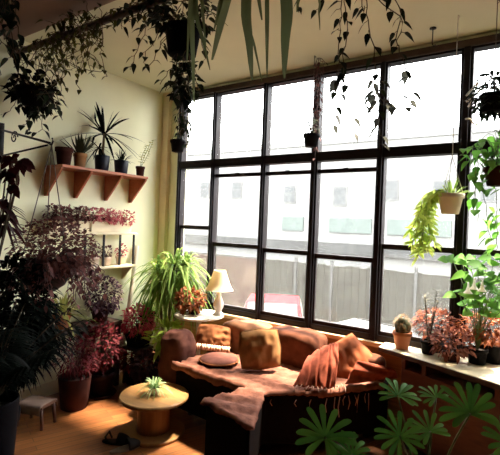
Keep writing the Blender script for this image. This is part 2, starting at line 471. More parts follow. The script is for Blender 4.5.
# ================================================================== OUTSIDE
ZG = -2.0
sbox('street', M['asphalt'], -45, 25, YW + T + .4, 40, ZG - .1, ZG)
bd = thing('street_building', 'pale building across the street with small square windows', 'building', (0, 21, ZG))
b = MB(); b.box(-38, 14, 0, 6, 0, 8.2); b.build('facade', M['bwall'], bd, smooth=False)
b = MB(); b.box(-38, 14, -.12, 0, 7.9, 8.2); b.build('cornice', M['bwall'], bd, smooth=False)
b = MB(); b.box(-38, 14, -.25, 0, 2.2, 2.75); b.build('ledge_band', M['bband'], bd, smooth=False)


def bwin(px, py, w, h):
    p = at(px, py, Y=21)
    x, zc = p.x, p.z - ZG
    f = MB(); f.box(x - w / 2 - .08, x + w / 2 + .08, -.05, .0, zc - h / 2 - .1, zc + h / 2 + .08); fo = f.build('window', M['bframe'], bd, smooth=False)
    g = MB(); g.box(x - w / 2, x + w / 2, -.07, -.05, zc - h / 2, zc - .03); g.box(x - w / 2, x + w / 2, -.07, -.05, zc + .03, zc + h / 2); g.build('pane', M['bwin'], fo, smooth=False)


for px, py in ((205, 190), (237, 190), (290, 194), (340, 196), (392, 190), (440, 191), (488, 190)): bwin(px, py, .62 if px < 380 else .5, .85)
for x0, x1 in ((at(283, 220, Y=21).x, at(304, 220, Y=21).x), (at(330, 220, Y=21).x, at(372, 220, Y=21).x), (at(388, 220, Y=21).x, at(452, 220, Y=21).x)):
    b = MB(); zz = at(330, 232, Y=21).z - ZG; b.box(x0, x1, -.12, 0, zz, zz + .75)
    b.build('shop_window', M['bgreen'], bd, smooth=False)

fn = thing('board_fence', 'grey board fence along the far side of the street', 'fence', (0, 15, ZG))
fx0, fx1 = at(264, 270, Y=15).x, at(520, 270, Y=15).x + 6
b = MB(); x = fx0
while x < fx1:
    w = .27; b.box(x, x + w - .01, -.015, .015, .05, 2.12 + R_(-.03, .03)); x += w
b.build('boards', M['fence'], fn, smooth=False)
for x in [fx0 + k * 1.5 for k in range(int((fx1 - fx0) / 1.5) + 1)]:
    b = MB(); b.box(x - .045, x + .045, -.1, -.016, 0, 2.3); b.build('post', M['bband'], fn, smooth=False)
bw = thing('garden_wall', 'low pinkish brick wall left of the grey board fence', 'wall', (0, 15, ZG))
b = MB(); b.box(-30, fx0 - .1, -.1, .1, 0, 2.1); b.build('brickwork', M['fence2'], bw, smooth=False)
b = MB(); b.box(-30, fx0 - .1, -.14, .14, 2.1, 2.18); b.build('coping', M['bband'], bw, smooth=False)


def car(loc, rz, paint, label):
    r = thing('car', label, 'car', loc, None, rz)
    side = [(-2.05, .35), (-2.1, .62), (-1.95, .86), (-1.2, .95), (-.7, 1.36), (.55, 1.40), (1.2, 1.02), (1.95, .94), (2.1, .7), (2.08, .35)]
    b = MB(); n = len(side)
    rows = []
    for y, ins, zs in ((-.82, .04, 0), (-.86, 0, 0), (.86, 0, 0), (.82, .04, 0)):
        rows.append([(x * (1 - ins), y * (1 - max(0, (z - .9)) * .28), z) for x, z in side])
    vs = [p for row in rows for p in row]
    fs = [tuple(range(n)), tuple(reversed(range(3 * n, 4 * n)))]
    for i in range(3):
        for k in range(n):
            k2 = (k + 1) % n; fs.append((i * n + k2, i * n + k, (i + 1) * n + k, (i + 1) * n + k2))
    b.add(vs, fs); b.build('body', paint, r, smooth=False, bevel=.05)
    for nm, q, w_ in (('windscreen', [(-1.17, -.70, .985), (-1.17, .70, .985), (-.73, .66, 1.345), (-.73, -.66, 1.345)], -.03), ('rear_window', [(1.18, -.70, 1.05), (1.18, .70, 1.05), (.60, .66, 1.39), (.60, -.66, 1.39)], .03)):
        g = MB(); g.add([(x + w_, y, z + .02) for x, y, z in q], [(0, 1, 2, 3)]); g.build(nm, M['carglass'], r, smooth=False, solid=.01)
    for s in (-1, 1):
        g = MB(); g.add([(-1.0, s * .845, 1.0), (1.0, s * .845, 1.0), (.5, s * .765, 1.33), (-.66, s * .765, 1.33)], [(0, 1, 2, 3)])
        g.build('side_window', M['carglass'], r, smooth=False, solid=.01)
        for x in (-1.3, 1.3):
            w = MB(); w.lathe([(.12, -.1), (.28, -.1), (.31, -.06), (.31, .06), (.28, .1), (.12, .1)], 20, (x, s * .80, .31), Matrix.Rotation(PI / 2, 4, 'X')); w.build('wheel', M['tyre'], r)
        l = MB(); l.box(-2.11, -2.03, s * .62 - .14, s * .62 + .14, .64, .76); l.build('headlight', M['carglass'], r, smooth=False, bevel=.02)


cp = at(274, 300, d=12.6)
car((cp.x, cp.y, ZG), math.radians(118), M['carred'], 'red car parked in front of the brick wall outside')
cp = at(368, 325, d=9.2)
car((cp.x, cp.y, ZG), math.radians(75), M['carwhite'], 'white car parked close below the window')

# ================================================================== SOFA
sofa = thing('sectional_sofa', 'low dark L shaped sofa under the window', 'sofa', (-1.7, 2.6, 0))
SO = Vector((-1.7, 2.6, 0))
SEAT = [(-2.30, 2.44), (-1.56, 2.38), (-1.655, 2.03), (-1.255, 1.93), (-1.45, 2.37), (-1.19, 2.60), (-.87, 3.10), (-.88, 3.19), (-2.30, 3.19)]


def rel(poly, o): return [(x - o.x, y - o.y) for x, y in poly]


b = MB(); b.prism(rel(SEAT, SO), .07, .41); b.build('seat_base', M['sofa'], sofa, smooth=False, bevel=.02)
for x, y in ((-2.22, 2.55), (-1.64, 2.05), (-1.32, 1.99), (-1.0, 3.08), (-2.22, 3.1)):
    b = MB(); b.lathe([(.022, 0), (.03, .075)], 12, (x - SO.x, y - SO.y, 0)); b.build('leg', M['darkwood'], sofa)


def rounded_block(b, x0, x1, y0, y1, z0, z1, ex=5, wob=.01, seed=0, n=14):
    """puffy upholstered block"""
    cx, cy, cz = (x0 + x1) / 2, (y0 + y1) / 2, (z0 + z1) / 2
    hx, hy, hz = (x1 - x0) / 2, (y1 - y0) / 2, (z1 - z0) / 2
    bm = bmesh.new(); bmesh.ops.create_cube(bm, size=2); bmesh.ops.subdivide_edges(bm, edges=bm.edges[:], cuts=n, use_grid_fill=True)
    for v in bm.verts:
        c = v.co; L = (abs(c.x) ** ex + abs(c.y) ** ex + abs(c.z) ** ex) ** (1 / ex)
        p = c / L
        q = Vector((cx + p.x * hx, cy + p.y * hy, cz + p.z * hz))
        w = noise.noise(q * 9 + Vector((seed, 0, 0))) * wob + noise.noise(q * 22 + Vector((seed, 3, 0))) * wob * .5
        v.co = q + p.normalized() * w
    bm.verts.index_update()
    b.add([v.co.copy() for v in bm.verts], [tuple(v.index for v in f.verts) for f in bm.faces]); bm.free()


b = MB(); rounded_block(b, -2.30 - SO.x, -1.84 - SO.x, 2.95 - SO.y, 3.235 - SO.y, .34, .665, 4, .012, 1); b.build('back_cushion', M['back2'], sofa)['label'] = 'light tan back cushion'
b = MB(); rounded_block(b, -1.85 - SO.x, -1.36 - SO.x, 2.93 - SO.y, 3.23 - SO.y, .34, .675, 5, .012, 5); b.build('back_cushion', M['back'], sofa)['label'] = 'dark brown back cushion'
b = MB(); rounded_block(b, -2.55 - SO.x, -2.27 - SO.x, 2.46 - SO.y, 2.70 - SO.y, .05, .63, 3.2, .022, 8); b.build('armrest', M['arm'], sofa)
b = MB(); rounded_block(b, -1.34 - SO.x, -.90 - SO.x, 3.04 - SO.y, 3.23 - SO.y, .34, .58, 5, .01, 12); b.build('back_cushion', M['back'], sofa)['label'] = 'low brown back end beside cabinet'

# throw over the seat
THROW = [(-2.33, 2.425), (-1.80, 2.375), (-1.57, 2.362), (-1.725, 1.975), (-1.225, 1.895), (-1.385, 2.36), (-1.14, 2.59), (-.86, 3.07), (-.90, 3.02), (-1.34, 2.95), (-2.26, 2.95)]
THROW = [(-2.325, 2.425), (-1.80, 2.375), (-1.57, 2.362), (-1.67, 2.015), (-1.24, 1.915), (-1.44, 2.36), (-1.17, 2.59), (-.86, 3.05), (-1.30, 3.02), (-1.36, 2.915), (-2.25, 2.94), (-2.25, 2.72), (-2.25, 2.45)]


def inside(x, y, poly):
    c = False; n = len(poly); j = n - 1
    for i in range(n):
        xi, yi = poly[i]; xj, yj = poly[j]
        if (yi > y) != (yj > y) and x < (xj - xi) * (y - yi) / (yj - yi) + xi: c = not c
        j = i
    return c


def near_edge(x, y, poly):
    best = None
    for i in range(len(poly)):
        a = Vector(poly[i]); c = Vector(poly[(i + 1) % len(poly)]); p = Vector((x, y)); ab = c - a
        t = max(0, min(1, (p - a).dot(ab) / max(1e-9, ab.length_squared))); q = a + ab * t
        if best is None or (q - p).length < best[0]: best = ((q - p).length, q, i)
    return best


def cloth_poly(poly, z, step, wr, hang, o, seed=0):
    xs = [p[0] for p in poly]; ys = [p[1] for p in poly]
    bm = bmesh.new(); vm = {}
    nx = int((max(xs) - min(xs)) / step) + 2; ny = int((max(ys) - min(ys)) / step) + 2
    def V(i, j):
        if (i, j) not in vm: vm[i, j] = bm.verts.new((min(xs) + i * step - step / 2, min(ys) + j * step - step / 2, z))
        return vm[i, j]
    for i in range(nx):
        for j in range(ny):
            if inside(min(xs) + i * step, min(ys) + j * step, poly): bm.faces.new((V(i, j), V(i + 1, j), V(i + 1, j + 1), V(i, j + 1)))
    bnd = [e for e in bm.edges if len(e.link_faces) == 1]
    bv = {v for e in bnd for v in e.verts}
    for v in bv:
        q = near_edge(v.co.x, v.co.y, poly)[1]; v.co.x, v.co.y = q.x, q.y
    for v in bm.verts:
        p = Vector((v.co.x, v.co.y, seed))
        w = noise.noise(Vector((p.x * 5 + p.y * 2, p.y * 16 - p.x * 3, seed))) * .6 + noise.noise(Vector((p.x * 22 + p.y * 9, p.y * 30, seed))) * .4 + noise.noise(p * 50) * .15
        v.co.z += wr * (w + .6)
    if hang:
        r = bmesh.ops.extrude_edge_only(bm, edges=bnd); nv = [g for g in r['geom'] if isinstance(g, bmesh.types.BMVert)]
        for v in nv:
            e = near_edge(v.co.x, v.co.y, poly); h = hang.get(e[2], .0)
            a = Vector(poly[e[2]]); c = Vector(poly[(e[2] + 1) % len(poly)]); nrm = Vector(((c - a).y, -(c - a).x)).normalized()
            hh = h * (1 + .5 * noise.noise(Vector((v.co.x * 9, v.co.y * 9, 3))))
            k = .012 + .008 * noise.noise(Vector((v.co.x * 30, v.co.y * 30, 1)))
            v.co.x += nrm.x * k; v.co.y += nrm.y * k; v.co.z -= max(.004, hh)
    b = MB(); bm.verts.index_update()
    b.add([v.co - o for v in bm.verts], [tuple(v.index for v in f.verts) for f in bm.faces]); bm.free()
    return b


b = cloth_poly(THROW, .414, .016, .026, {0: .05, 1: .05, 2: .02, 3: .02, 4: .015, 5: .02, 6: .04, 7: .02}, SO)
th = thing('sofa_throw', 'crumpled rose brown throw spread over the sofa seat', 'blanket', SO)
b.build('cloth', M['throw'], th, solid=.006)
b = MB()
def fringe(p0, p1, n, l):
    for k in range(n):
        p = p0.lerp(p1, (k + R_(.2, .8)) / n)
        q = p + Vector((R_(-.015, .015), R_(-.015, .015), -l * R_(.5, 1.2)))
        b.tube([p, (p + q) / 2 + Vector((R_(-.012, .012), R_(-.012, .012), .0)), q], [.003, .0035, .002], 5)
P3 = lambda x, y, z: Vector((x, y, z)) - SO
fringe(P3(-1.42, 2.37, .38), P3(-1.17, 2.575, .38), 3, .06); fringe(P3(-1.13, 2.63, .38), P3(-.92, 2.93, .38), 9, .11)
b.build('fringe', M['fringe'], th)


def pillow(size, thick, wr=.012, seed=0, n=22, flop=0.):
    b = MB(); vs = []; fs = []
    for s in (1, -1):
        for i in range(n + 1):
            for j in range(n + 1):
                u, v = 2 * i / n - 1, 2 * j / n - 1
                e = max(0, (1 - abs(u) ** 2.6)) ** .55 * max(0, (1 - abs(v) ** 2.6)) ** .55
                pin = 1 - .10 * (1 - e) * (1 - abs(abs(u) - abs(v)))
                x, y = u * size[0] / 2 * pin, v * size[1] / 2 * pin
                p = Vector((x, y, s * thick / 2 * e))
                w = noise.noise(Vector((u * 2.2 + seed, v * 2.2, s))) + .6 * noise.noise(Vector((u * 5 + seed, v * 3, s * 2)))
                p.z += s * wr * w * e ** .5
                p.z += flop * v * v
                vs.append(p)
    m = (n + 1) ** 2
    for i in range(n):
        for j in range(n):
            a = i * (n + 1) + j
            fs.append((a, a + n + 1, a + n + 2, a + 1)); fs.append((m + a, m + a + 1, m + a + n + 2, m + a + n + 1))
    b.add(vs, fs)
    return b


def place_pillow(o, bottom, face_az, lean, roll=0.):
    """bottom centre, direction its face looks at, lean back in degrees"""
    f = Vector((math.cos(face_az), math.sin(face_az), 0)); right = Vector((-f.y, f.x, 0))
    up = (Z * math.cos(lean) - f * math.sin(lean)); nrm = right.cross(up)
    m = Matrix((right, up, nrm)).transposed().to_4x4() @ Matrix.Rotation(roll, 4, 'Z')
    o.rotation_euler = m.to_euler(); o.location = bottom


def seam(size, n=40, rr=.004):
    b = MB(); pts = []
    for k in range(n + 1):
        t = 4 * k / n; s = int(t) % 4; f = t - int(t)
        u, v = [(-1 + 2 * f, -1), (1, -1 + 2 * f), (1 - 2 * f, 1), (-1, 1 - 2 * f)][s]
        pin = 1 - .10 * (1 - abs(abs(u) - abs(v)))
        pts.append((u * size[0] / 2 * pin, v * size[1] / 2 * pin, 0))
    b.tube(pts, rr, 6); return b


def cushion(name, label, size, thick, m, bottom, az, lean, roll=0., seed=0, wr=.012, flop=0., pipe=None):
    r = thing(name, label, 'cushion'); place_pillow(r, bottom, az, lean, roll)
    off = Vector((0, size[1] / 2, 0))
    b = pillow(size, thick, wr, seed, flop=flop); b.v = [tuple(Vector(v) + off) for v in b.v]
    o = b.build('cover', m, r)
    s = seam(size); s.v = [(x, y + size[1] / 2, z + flop * (2 * y / size[1]) ** 2) for x, y, z in s.v]; s.build('piping', pipe or m, r)
    return r


gp = at(267, 371, z=.445)
cushion('throw_pillow', 'gold patterned cushion propped in the middle of the sofa', (.31, .29), .13, M['gold'], gp + Vector((-.05, .0, 0)), math.radians(-52), math.radians(14), math.radians(5), 3, .018)
bp_ = at(352, 377, z=.45)
cushion('throw_pillow', 'large orange cushion standing on its corner at the right of the sofa', (.36, .36), .17, M['orange'], bp_ + Vector((.08, .09, -.06)), math.radians(-66), math.radians(32), math.radians(42), 7, .02, .02)
lp = at(213, 351, z=.455)
c_ = cushion('throw_pillow', 'brown cushion with a pale ruffle against the left armrest', (.30, .22), .12, M['brown_cush'], lp + Vector((-.02, .02, .0)), math.radians(-45), math.radians(35), math.radians(-8), 9, .02)
b = MB()
for k in range(14):
    x = -.13 + .02 * k
    b.tube([(x, .02, .05), (x + R_(-.01, .01), -.005, .06), (x + R_(-.01, .01), -.025, .05)], [.009, .011, .006], 6)
b.build('ruffle', M['ruffle'], c_)
dp = at(219, 358, z=.47)
r = thing('seat_cushion', 'flat round plum brown cushion lying below the ruffled one', 'cushion', dp + Vector((0, 0, -.03)))
b = MB(); pr = []
for k in range(9):
    a = -PI / 2 + PI * k / 8; pr.append((.12 + .03 * math.cos(a) - (.0 if abs(math.sin(a)) < .99 else .13), .028 * math.sin(a)))
b.lathe([(0.001, -.022), (.11, -.026), (.14, -.012), (.15, 0), (.14, .014), (.11, .026), (.001, .018)], 32, (0, 0, .02)); b.build('cover', M['dark_cush'], r, subsurf=1)
b = MB(); b.tube([(.15 * math.cos(t * PI / 16), .15 * math.sin(t * PI / 16), .02) for t in range(33)], .006, 6); b.build('piping', M['brown_cush'], r)

# shawl in folds left of the orange cushion and over it
sh = thing('shawl', 'rust red fringed shawl bunched in folds against orange cushion', 'shawl')
b = MB(); n1, n2 = 46, 26
A0 = at(293, 384, z=.455); A1 = at(335, 386, z=.45); B0 = at(318, 352, d=3.10); B1 = at(372, 372, d=2.98)
vs = []
for i in range(n1 + 1):
    for j in range(n2 + 1):
        u, v = i / n1, j / n2
        top = at(308 + 30 * u, 357 - 14 * math.sin(u * 1.6), d=3.08 - .05 * u); bot = at(293 + 42 * u, 386 + 3 * u, z=.452)
        p = bot.lerp(top, v)
        p += (-F0) * (.035 * math.sin(v * PI) + .012 * math.sin(u * 30 + v * 4 + noise.noise(Vector((u * 5, v * 2, 5))) * 6)) + Z * (.05 * math.sin(v * PI) * .6)
        vs.append(p)
b.add(vs, [(i * (n2 + 1) + j, (i + 1) * (n2 + 1) + j, (i + 1) * (n2 + 1) + j + 1, i * (n2 + 1) + j + 1) for i in range(n1) for j in range(n2)])
b.build('cloth', M['shawl'], sh, solid=.005)
b = MB(); vs = []
for i in range(31):
    for j in range(15):
        u, v = i / 30, j / 14
        top = at(358 + 34 * u, 360 + 9 * u, d=2.98 - .02 * u); bot = at(345 + 53 * u, 384 - 6 * u, z=.45)
        p = bot.lerp(top, v) + (-F0) * (.02 * math.sin(v * PI) + .010 * math.sin(v * 14 + u * 6)) + Z * .02 * math.sin(v * PI)
        vs.append(p)
b.add(vs, [(i * 15 + j, (i + 1) * 15 + j, (i + 1) * 15 + j + 1, i * 15 + j + 1) for i in range(30) for j in range(14)])
b.build('shawl_end', M['shawl'], sh, solid=.005)
b = MB()
for k in range(16):
    p = at(R_(296, 345), R_(382, 387), z=.455)
    q = p + Vector((R_(-.02, .05), R_(-.08, -.03), -.02 * R_(0, 1)))
    b.tube([p, (p + q) / 2 + Vector((0, 0, .012)), q], [.003, .0035, .002], 5)
b.build('fringe', M['fringe'], sh)

# ================================================================== SPOOL TABLE
sp = at(153, 432, z=0)
r = thing('cable_spool_table', 'round wooden cable spool used as a low table', 'table', sp)
b = MB(); b.lathe([(.0, .245), (.236, .245), (.242, .250), (.242, .266), (.236, .272), (0, .272)], 48); b.build('tabletop', M['spool'], r, bevel=0)
b = MB(); b.lathe([(0, 0), (.216, 0), (.222, .005), (.222, .020), (.216, .026), (0, .026)], 48); b.build('base', M['spool'], r)
b = MB(); b.lathe([(.116, .026), (.113, .10), (.113, .18), (.116, .245)], 40); b.build('core', M['spool_core'], r)
for o in r.children: 
    for p in o.data.polygons: p.use_smooth = abs(p.normal.z) < .7
s = thing('spider_plant', 'small pale spider plant in the middle of the spool table', 'plant', sp + Vector((0, 0, .272)))
pot_parts(s, .040, .032, .05, M['whitepot'], False)
b = MB(); rosette(b, Vector((0, 0, .045)), 60, .15, .011, 8, 80, .7); b.build('foliage', M['L_pale'], s)

# slippers on floor
sl = at(117, 443, z=0)
for k, (dx, dy, a, lab) in enumerate(((0, 0, .5, 'dark slipper with upturned strap on the floor boards'), (.11, -.02, 1.2, 'grey soled slipper lying beside the dark one'))):
    r = thing('slipper', lab, 'slipper', sl + Vector((dx, dy, 0)), 'slippers on the floor', a)
    b = MB(); out = []
    for t in range(24):
        an = 2 * PI * t / 24; out.append((.105 * math.cos(an), (.036 + .007 * math.cos(an)) * math.sin(an)))
    b.prism(out, 0, .014); b.build('sole', M['slip'] if k == 0 else M['slip2'], r, smooth=False, bevel=.004)
    b = MB(); vs = []
    for i in range(9):
        for j in range(13):
            u, a2 = i / 8, PI * j / 12
            w = .045 * (1 - .55 * u ** 2); hgt = .055 * (1 - .6 * u * u)
            vs.append((.01 + .085 * u, w * math.cos(a2), .012 + hgt * math.sin(a2)))
    b.add(vs, [(i * 13 + j, (i + 1) * 13 + j, (i + 1) * 13 + j + 1, i * 13 + j + 1) for i in range(8) for j in range(12)])
    b.build('upper', M['slip'], r, solid=.004)
    if k == 0:
        b = MB(); b.tube([(-.05, .035, .015), (-.07, .03, .06), (-.055, 0, .075), (-.07, -.03, .05), (-.05, -.035, .015)], .007, 6); b.build('strap', M['slip'], r)

# ================================================================== SIDE TABLE, LAMP
TP = Vector((-2.53, 2.97, 0))
r = thing('side_table', 'small round white side table behind the sofa arm', 'table', TP)
b = MB(); b.lathe([(0, .655), (.215, .655), (.222, .662), (.222, .674), (.215, .68), (0, .68)], 40); b.build('tabletop', M['white'], r, smooth=False)
b = MB(); b.lathe([(.03, .02), (.022, .1), (.022, .6), (.05, .655)], 20); b.build('column', M['white'], r)
b = MB(); b.lathe([(0, 0), (.15, 0), (.15, .015), (.03, .03), (0, .03)], 28); b.build('base', M['white'], r)
lb = at(222, 314, z=.68)
lb = Vector((-2.415, 3.03, .68))
lb = Vector((-2.378, 3.055, .68))
r = thing('table_lamp', 'white table lamp with a flared ivory shade', 'lamp', lb)
b = MB(); b.lathe([(0, 0), (.045, 0), (.047, .012), (.032, .025), (.028, .04), (.045, .075), (.048, .10), (.032, .15), (.018, .18), (.022, .19), (.012, .20), (.012, .235), (0, .235)], 28); b.build('base', M['ceramic'], r)
b = MB(); b.lathe([(.014, .225), (.014, .27), (.022, .285), (.024, .31), (.012, .335), (0, .34)], 16); b.build('bulb', M['ceramic'], r)
b = MB(); zs0, zs1 = .225, .405; pr = []
for k in range(9):
    t = k / 8; pr.append((.128 - .075 * t ** .75, zs0 + (zs1 - zs0) * t))
n = 32; b.lathe(pr + [(q[0] - .003, q[1]) for q in reversed(pr)], n)
b.f = [f for f in b.f if len(f) == 4]
b.build('lamp_shade', M['shade'], r)
b = MB(); b.tube([(.053 * math.cos(t * PI / 10), .053 * math.sin(t * PI / 10), zs1 - .006) for t in range(21)], .003, 5)
for a in range(3): b.tube([(0, 0, zs1 - .006), (.053 * math.cos(a * 2.09), .053 * math.sin(a * 2.09), zs1 - .006)], .0025, 5)
b.tube([(0, 0, .33), (0, 0, zs1 - .006)], .003, 6); b.build('shade_ring', M['iron'], r)

# ================================================================== CABINET UNDER WINDOW
cab = thing('window_cabinet', 'red brown wooden cabinet with a pale top under the window', 'cabinet', (-.3, 3.0, 0))
CO = Vector((-.3, 3.0, 0))
fl = at(398, 353, z=.66); fr = at(500, 385, z=.66)
fd = (fr - fl); fd.z = 0; fdn = fd.normalized(); nrm = Vector((fdn.y, -fdn.x, 0))   # nrm points into the room
e0 = fl - fdn * .16; e1 = fl + fdn * 1.15
yb = YW - .06
TOP = [(e0.x, e0.y), (e1.x, e1.y), (e1.x, yb), (e0.x, yb)]
b = MB(); b.prism(rel(TOP, CO), .640, .664); b.build('top', M['cream_wood'], cab, smooth=False, bevel=.003)
ed = MB(); q0, q1 = e0 - nrm * .0, e1 - nrm * .0
ed.prism(rel([(e0.x + nrm.x * .006, e0.y + nrm.y * .006), (e1.x + nrm.x * .006, e1.y + nrm.y * .006), (e1.x, e1.y), (e0.x, e0.y)], CO), .634, .660); ed.build('top_edge', M['darkwood'], cab, smooth=False)
f0 = fl - nrm * .03 + fdn * .01; f1 = e1 - nrm * .03
b = MB(); b.prism(rel([(f0.x, f0.y), (f1.x, f1.y), (f1.x, yb), (f0.x, yb)], CO), .06, .555); b.build('body', M['redwood'], cab, smooth=False, bevel=.004)
b = MB(); g0, g1 = f0 - nrm * .16, f1 - nrm * .16
b.prism(rel([(g0.x, g0.y), (g1.x, g1.y), (g1.x, yb), (g0.x, yb)], CO), .555, .640); b.build('niche_back', M['darkwood'], cab, smooth=False)
for s_, m_ in ((.0, 'darkwood'), (.155, 'redwood'), (.62, 'redwood'), (1.1, 'redwood')):
    p0 = f0 + fdn * s_; p1 = p0 + fdn * .028; p2 = p1 - nrm * .17; p3 = p0 - nrm * .17
    b = MB(); b.prism(rel([(p.x, p.y) for p in (p0, p1, p2, p3)], CO), .555, .640); b.build('divider', M['redwood'], cab, smooth=False)
for s_ in (.30, .85):
    p0 = f0 + fdn * s_; p0.z = 0
    k = MB(); k.lathe([(.005, 0), (.005, .012), (.013, .020), (.012, .032), (0, .034)], 14, p0 - CO + Vector((0, 0, .47)), Matrix(((fdn.x, 0, nrm.x), (fdn.y, 0, nrm.y), (0, 1, 0))).to_4x4()); k.build('knob', M['darkwood'], cab)
for s_ in (.02, .55, 1.1):
    p0 = f0 + fdn * s_ - nrm * .06; p0.z = 0
    b = MB(); b.box(-.025, .025, -.025, .025, 0, .06, Matrix.Translation(p0 - CO)); b.build('foot', M['darkwood'], cab, smooth=False)


def topp(px, py): return at(px, py, z=.664)


def plant(name, label, loc, pot=None, group=None, cat='plant'):
    r = thing(name, label, cat, loc, group)
    if pot: pot_parts(r, *pot[:4], **(pot[4] if len(pot) > 4 else {}))
    return r


ZT = .664
# cactus
c = topp(405, 346); c.y = min(c.y, 3.14)
r = plant('cactus', 'spiny brown cactus in a terracotta pot on the cabinet', c, (.064, .044, .125, M['terra']))
b = MB()
for (x, y, h, q) in ((0, 0, .115, .042), (.025, .02, .085, .028), (-.03, .01, .09, .028), (.01, -.03, .075, .026)):
    pr = [(q * .5, .11), (q * .95, .11 + h * .3), (q, .11 + h * .6), (q * .7, .11 + h * .9), (0, .11 + h)]
    b.lathe(pr, 16, (x, y, 0))
b.build('body', M['L_aloe'], r)
b = MB()
for k in range(300):
    a, t = R_(0, 2 * PI), R_(0, 1); q = .05 * math.sin(PI * (.25 + .7 * t)) + .005
    p = Vector((q * math.cos(a), q * math.sin(a), .115 + .12 * t)); leaf(b, p * 1.0, Vector((math.cos(a), math.sin(a), R_(0, 1.4))), Z, .024, .003, 'lance', 0)
b.build('spines', M['L_cactus'], r)

# blue bowl with salmon plant
c = topp(433, 352); c -= nrm * .04
r = plant('begonia', 'salmon leaved plant in a navy bowl on the cabinet', c, (.085, .055, .105, M['bluepot'], dict(rim=False)))
b, s = MB(), MB(); bush(b, s, (0, 0, .09), (-.01, .0, .19), (.14, .12, .10), 330, .045, .020, 'lance', 16); b.build('foliage', M['L_salmon'], r); s.build('stems', M['pstem'], r)
c2 = topp(440, 341); c2.y = min(c2.y, 3.14)
r = plant('silver_plant', 'tall grey green upright plant rising behind the navy bowl', c2, (.05, .04, .09, M['blackpot']))
b, s = MB(), MB()
for k in range(5):
    a = R_(0, 6.28); tip = Vector((.05 * math.cos(a), .04 * math.sin(a), R_(.30, .43)))
    path = smooth_path([(0, 0, .07), tip * .5 + Vector((0, 0, .03)), tip], .03); s.tube(path, .003, 5)
    for p in path[2:]:
        for q in range(2):
            a2 = R_(0, 6.28); leaf(b, p, Vector((math.cos(a2), math.sin(a2), .5)), Z, .055, .014, 'lance', .3)
b.build('foliage', M['L_grey'], r); s.build('stems', M['stem'], r)
# black pot with rust plant at right
c = topp(489, 363); c -= nrm * .045
r = plant('coleus', 'rust orange bushy plant in a black pot at the cabinet right', c, (.085, .06, .12, M['blackpot'], dict(rim=False)))
b, s = MB(), MB(); bush(b, s, (0, 0, .10), (-.03, .0, .215), (.185, .13, .10), 480, .044, .020, 'lance', 18); b.build('foliage', M['L_rust'], r); s.build('stems', M['pstem'], r)
# low salmon plant between
c = topp(459, 350); c.y = min(c.y, 3.08)
r = plant('begonia', 'low reddish plant spilling over the cabinet between two dark pots', c, (.055, .045, .06, M['terra_dark'], dict(rim=False)))
b, s = MB(), MB(); bush(b, s, (0, 0, .05), (0, -.02, .12), (.12, .11, .09), 230, .046, .022, 'lance', 12); b.build('foliage', M['L_salmon'], r); s.build('stems', M['pstem'], r)
# bright green heart leaf plant with white bell flowers
c = topp(487, 343); c.y = min(c.y, 3.13)
r = plant('angel_trumpet', 'bright green broad leaved plant with white bell flowers by the window', c, (.06, .05, .10, M['blackpot']))
b, s = MB(), MB()
pts = [(462, 262), (470, 258), (478, 268), (466, 275), (474, 284), (486, 268), (494, 262), (498, 276), (490, 290), (480, 298), (470, 302), (460, 296), (496, 300), (452, 259), (505, 285), (508, 268), (488, 280), (502, 296), (484, 306), (474, 310), (499, 310), (512, 300)]
for (px, py) in pts:
    p = at(px, py, Y=R_(2.98, 3.16)) - c
    s.tube([Vector((0, 0, .08)), Vector((p.x * .3, p.y * .3, p.z * .6)), p], .0025, 5)
    a = R_(-2.6, -.6)
    for q in range(4): leaf(b, p + rnd3() * .03, Vector((math.cos(a + q * 1.6), math.sin(a + q * 1.6), R_(-.4, .5))), Vector((R_(-.3, .3), -.7, .8)), R_(.06, .09), R_(.06, .08), 'heart', .3)
b.build('foliage', M['L_bright'], r); s.build('stems', M['gstem'], r)
for (px, py) in ((474, 288), (482, 290), (468, 292)):
    p = at(px, py, Y=2.88) - c; f = MB()
    f.lathe([(.004, .06), (.007, .03), (.012, .01), (.024, -.005), (.026, -.008)], 12, p); f.f = [q for q in f.f if len(q) == 4]
    f.build('flower', M['flower'], r)

# ================================================================== WALL SHELF (orange)
SX, SZ = XL + .25, 1.925
ys0, ys1 = 1.965, 2.86
r = thing('wall_shelf', 'orange wooden shelf with triangular brackets on the cream wall', 'shelf', (XL, (ys0 + ys1) / 2, SZ))
ym = (ys0 + ys1) / 2
b = MB(); b.box(0, .25, ys0 - ym, ys1 - ym, -.022, 0); b.build('board', M['shelf'], r, smooth=False, bevel=.002)
for y in (ys0, 2.235, 2.55, ys1 - .02):
    b = MB(); y_ = y - ym
    tri = [(0.0, -.022), (.235, -.022), (.235, -.035), (.03, -.25), (0, -.25)]
    b.add([(x, y_, zz) for x, zz in tri] + [(x, y_ + .02, zz) for x, zz in tri], [tuple(range(5)), tuple(reversed(range(5, 10)))] + [(k, 5 + k, 5 + (k + 1) % 5, (k + 1) % 5) for k in range(5)])
    b.build('bracket', M['shelf'], r, smooth=False, bevel=.002)


def shelf_at(px, x): p = at(px, 160, X=x); return Vector((x, p.y, SZ))


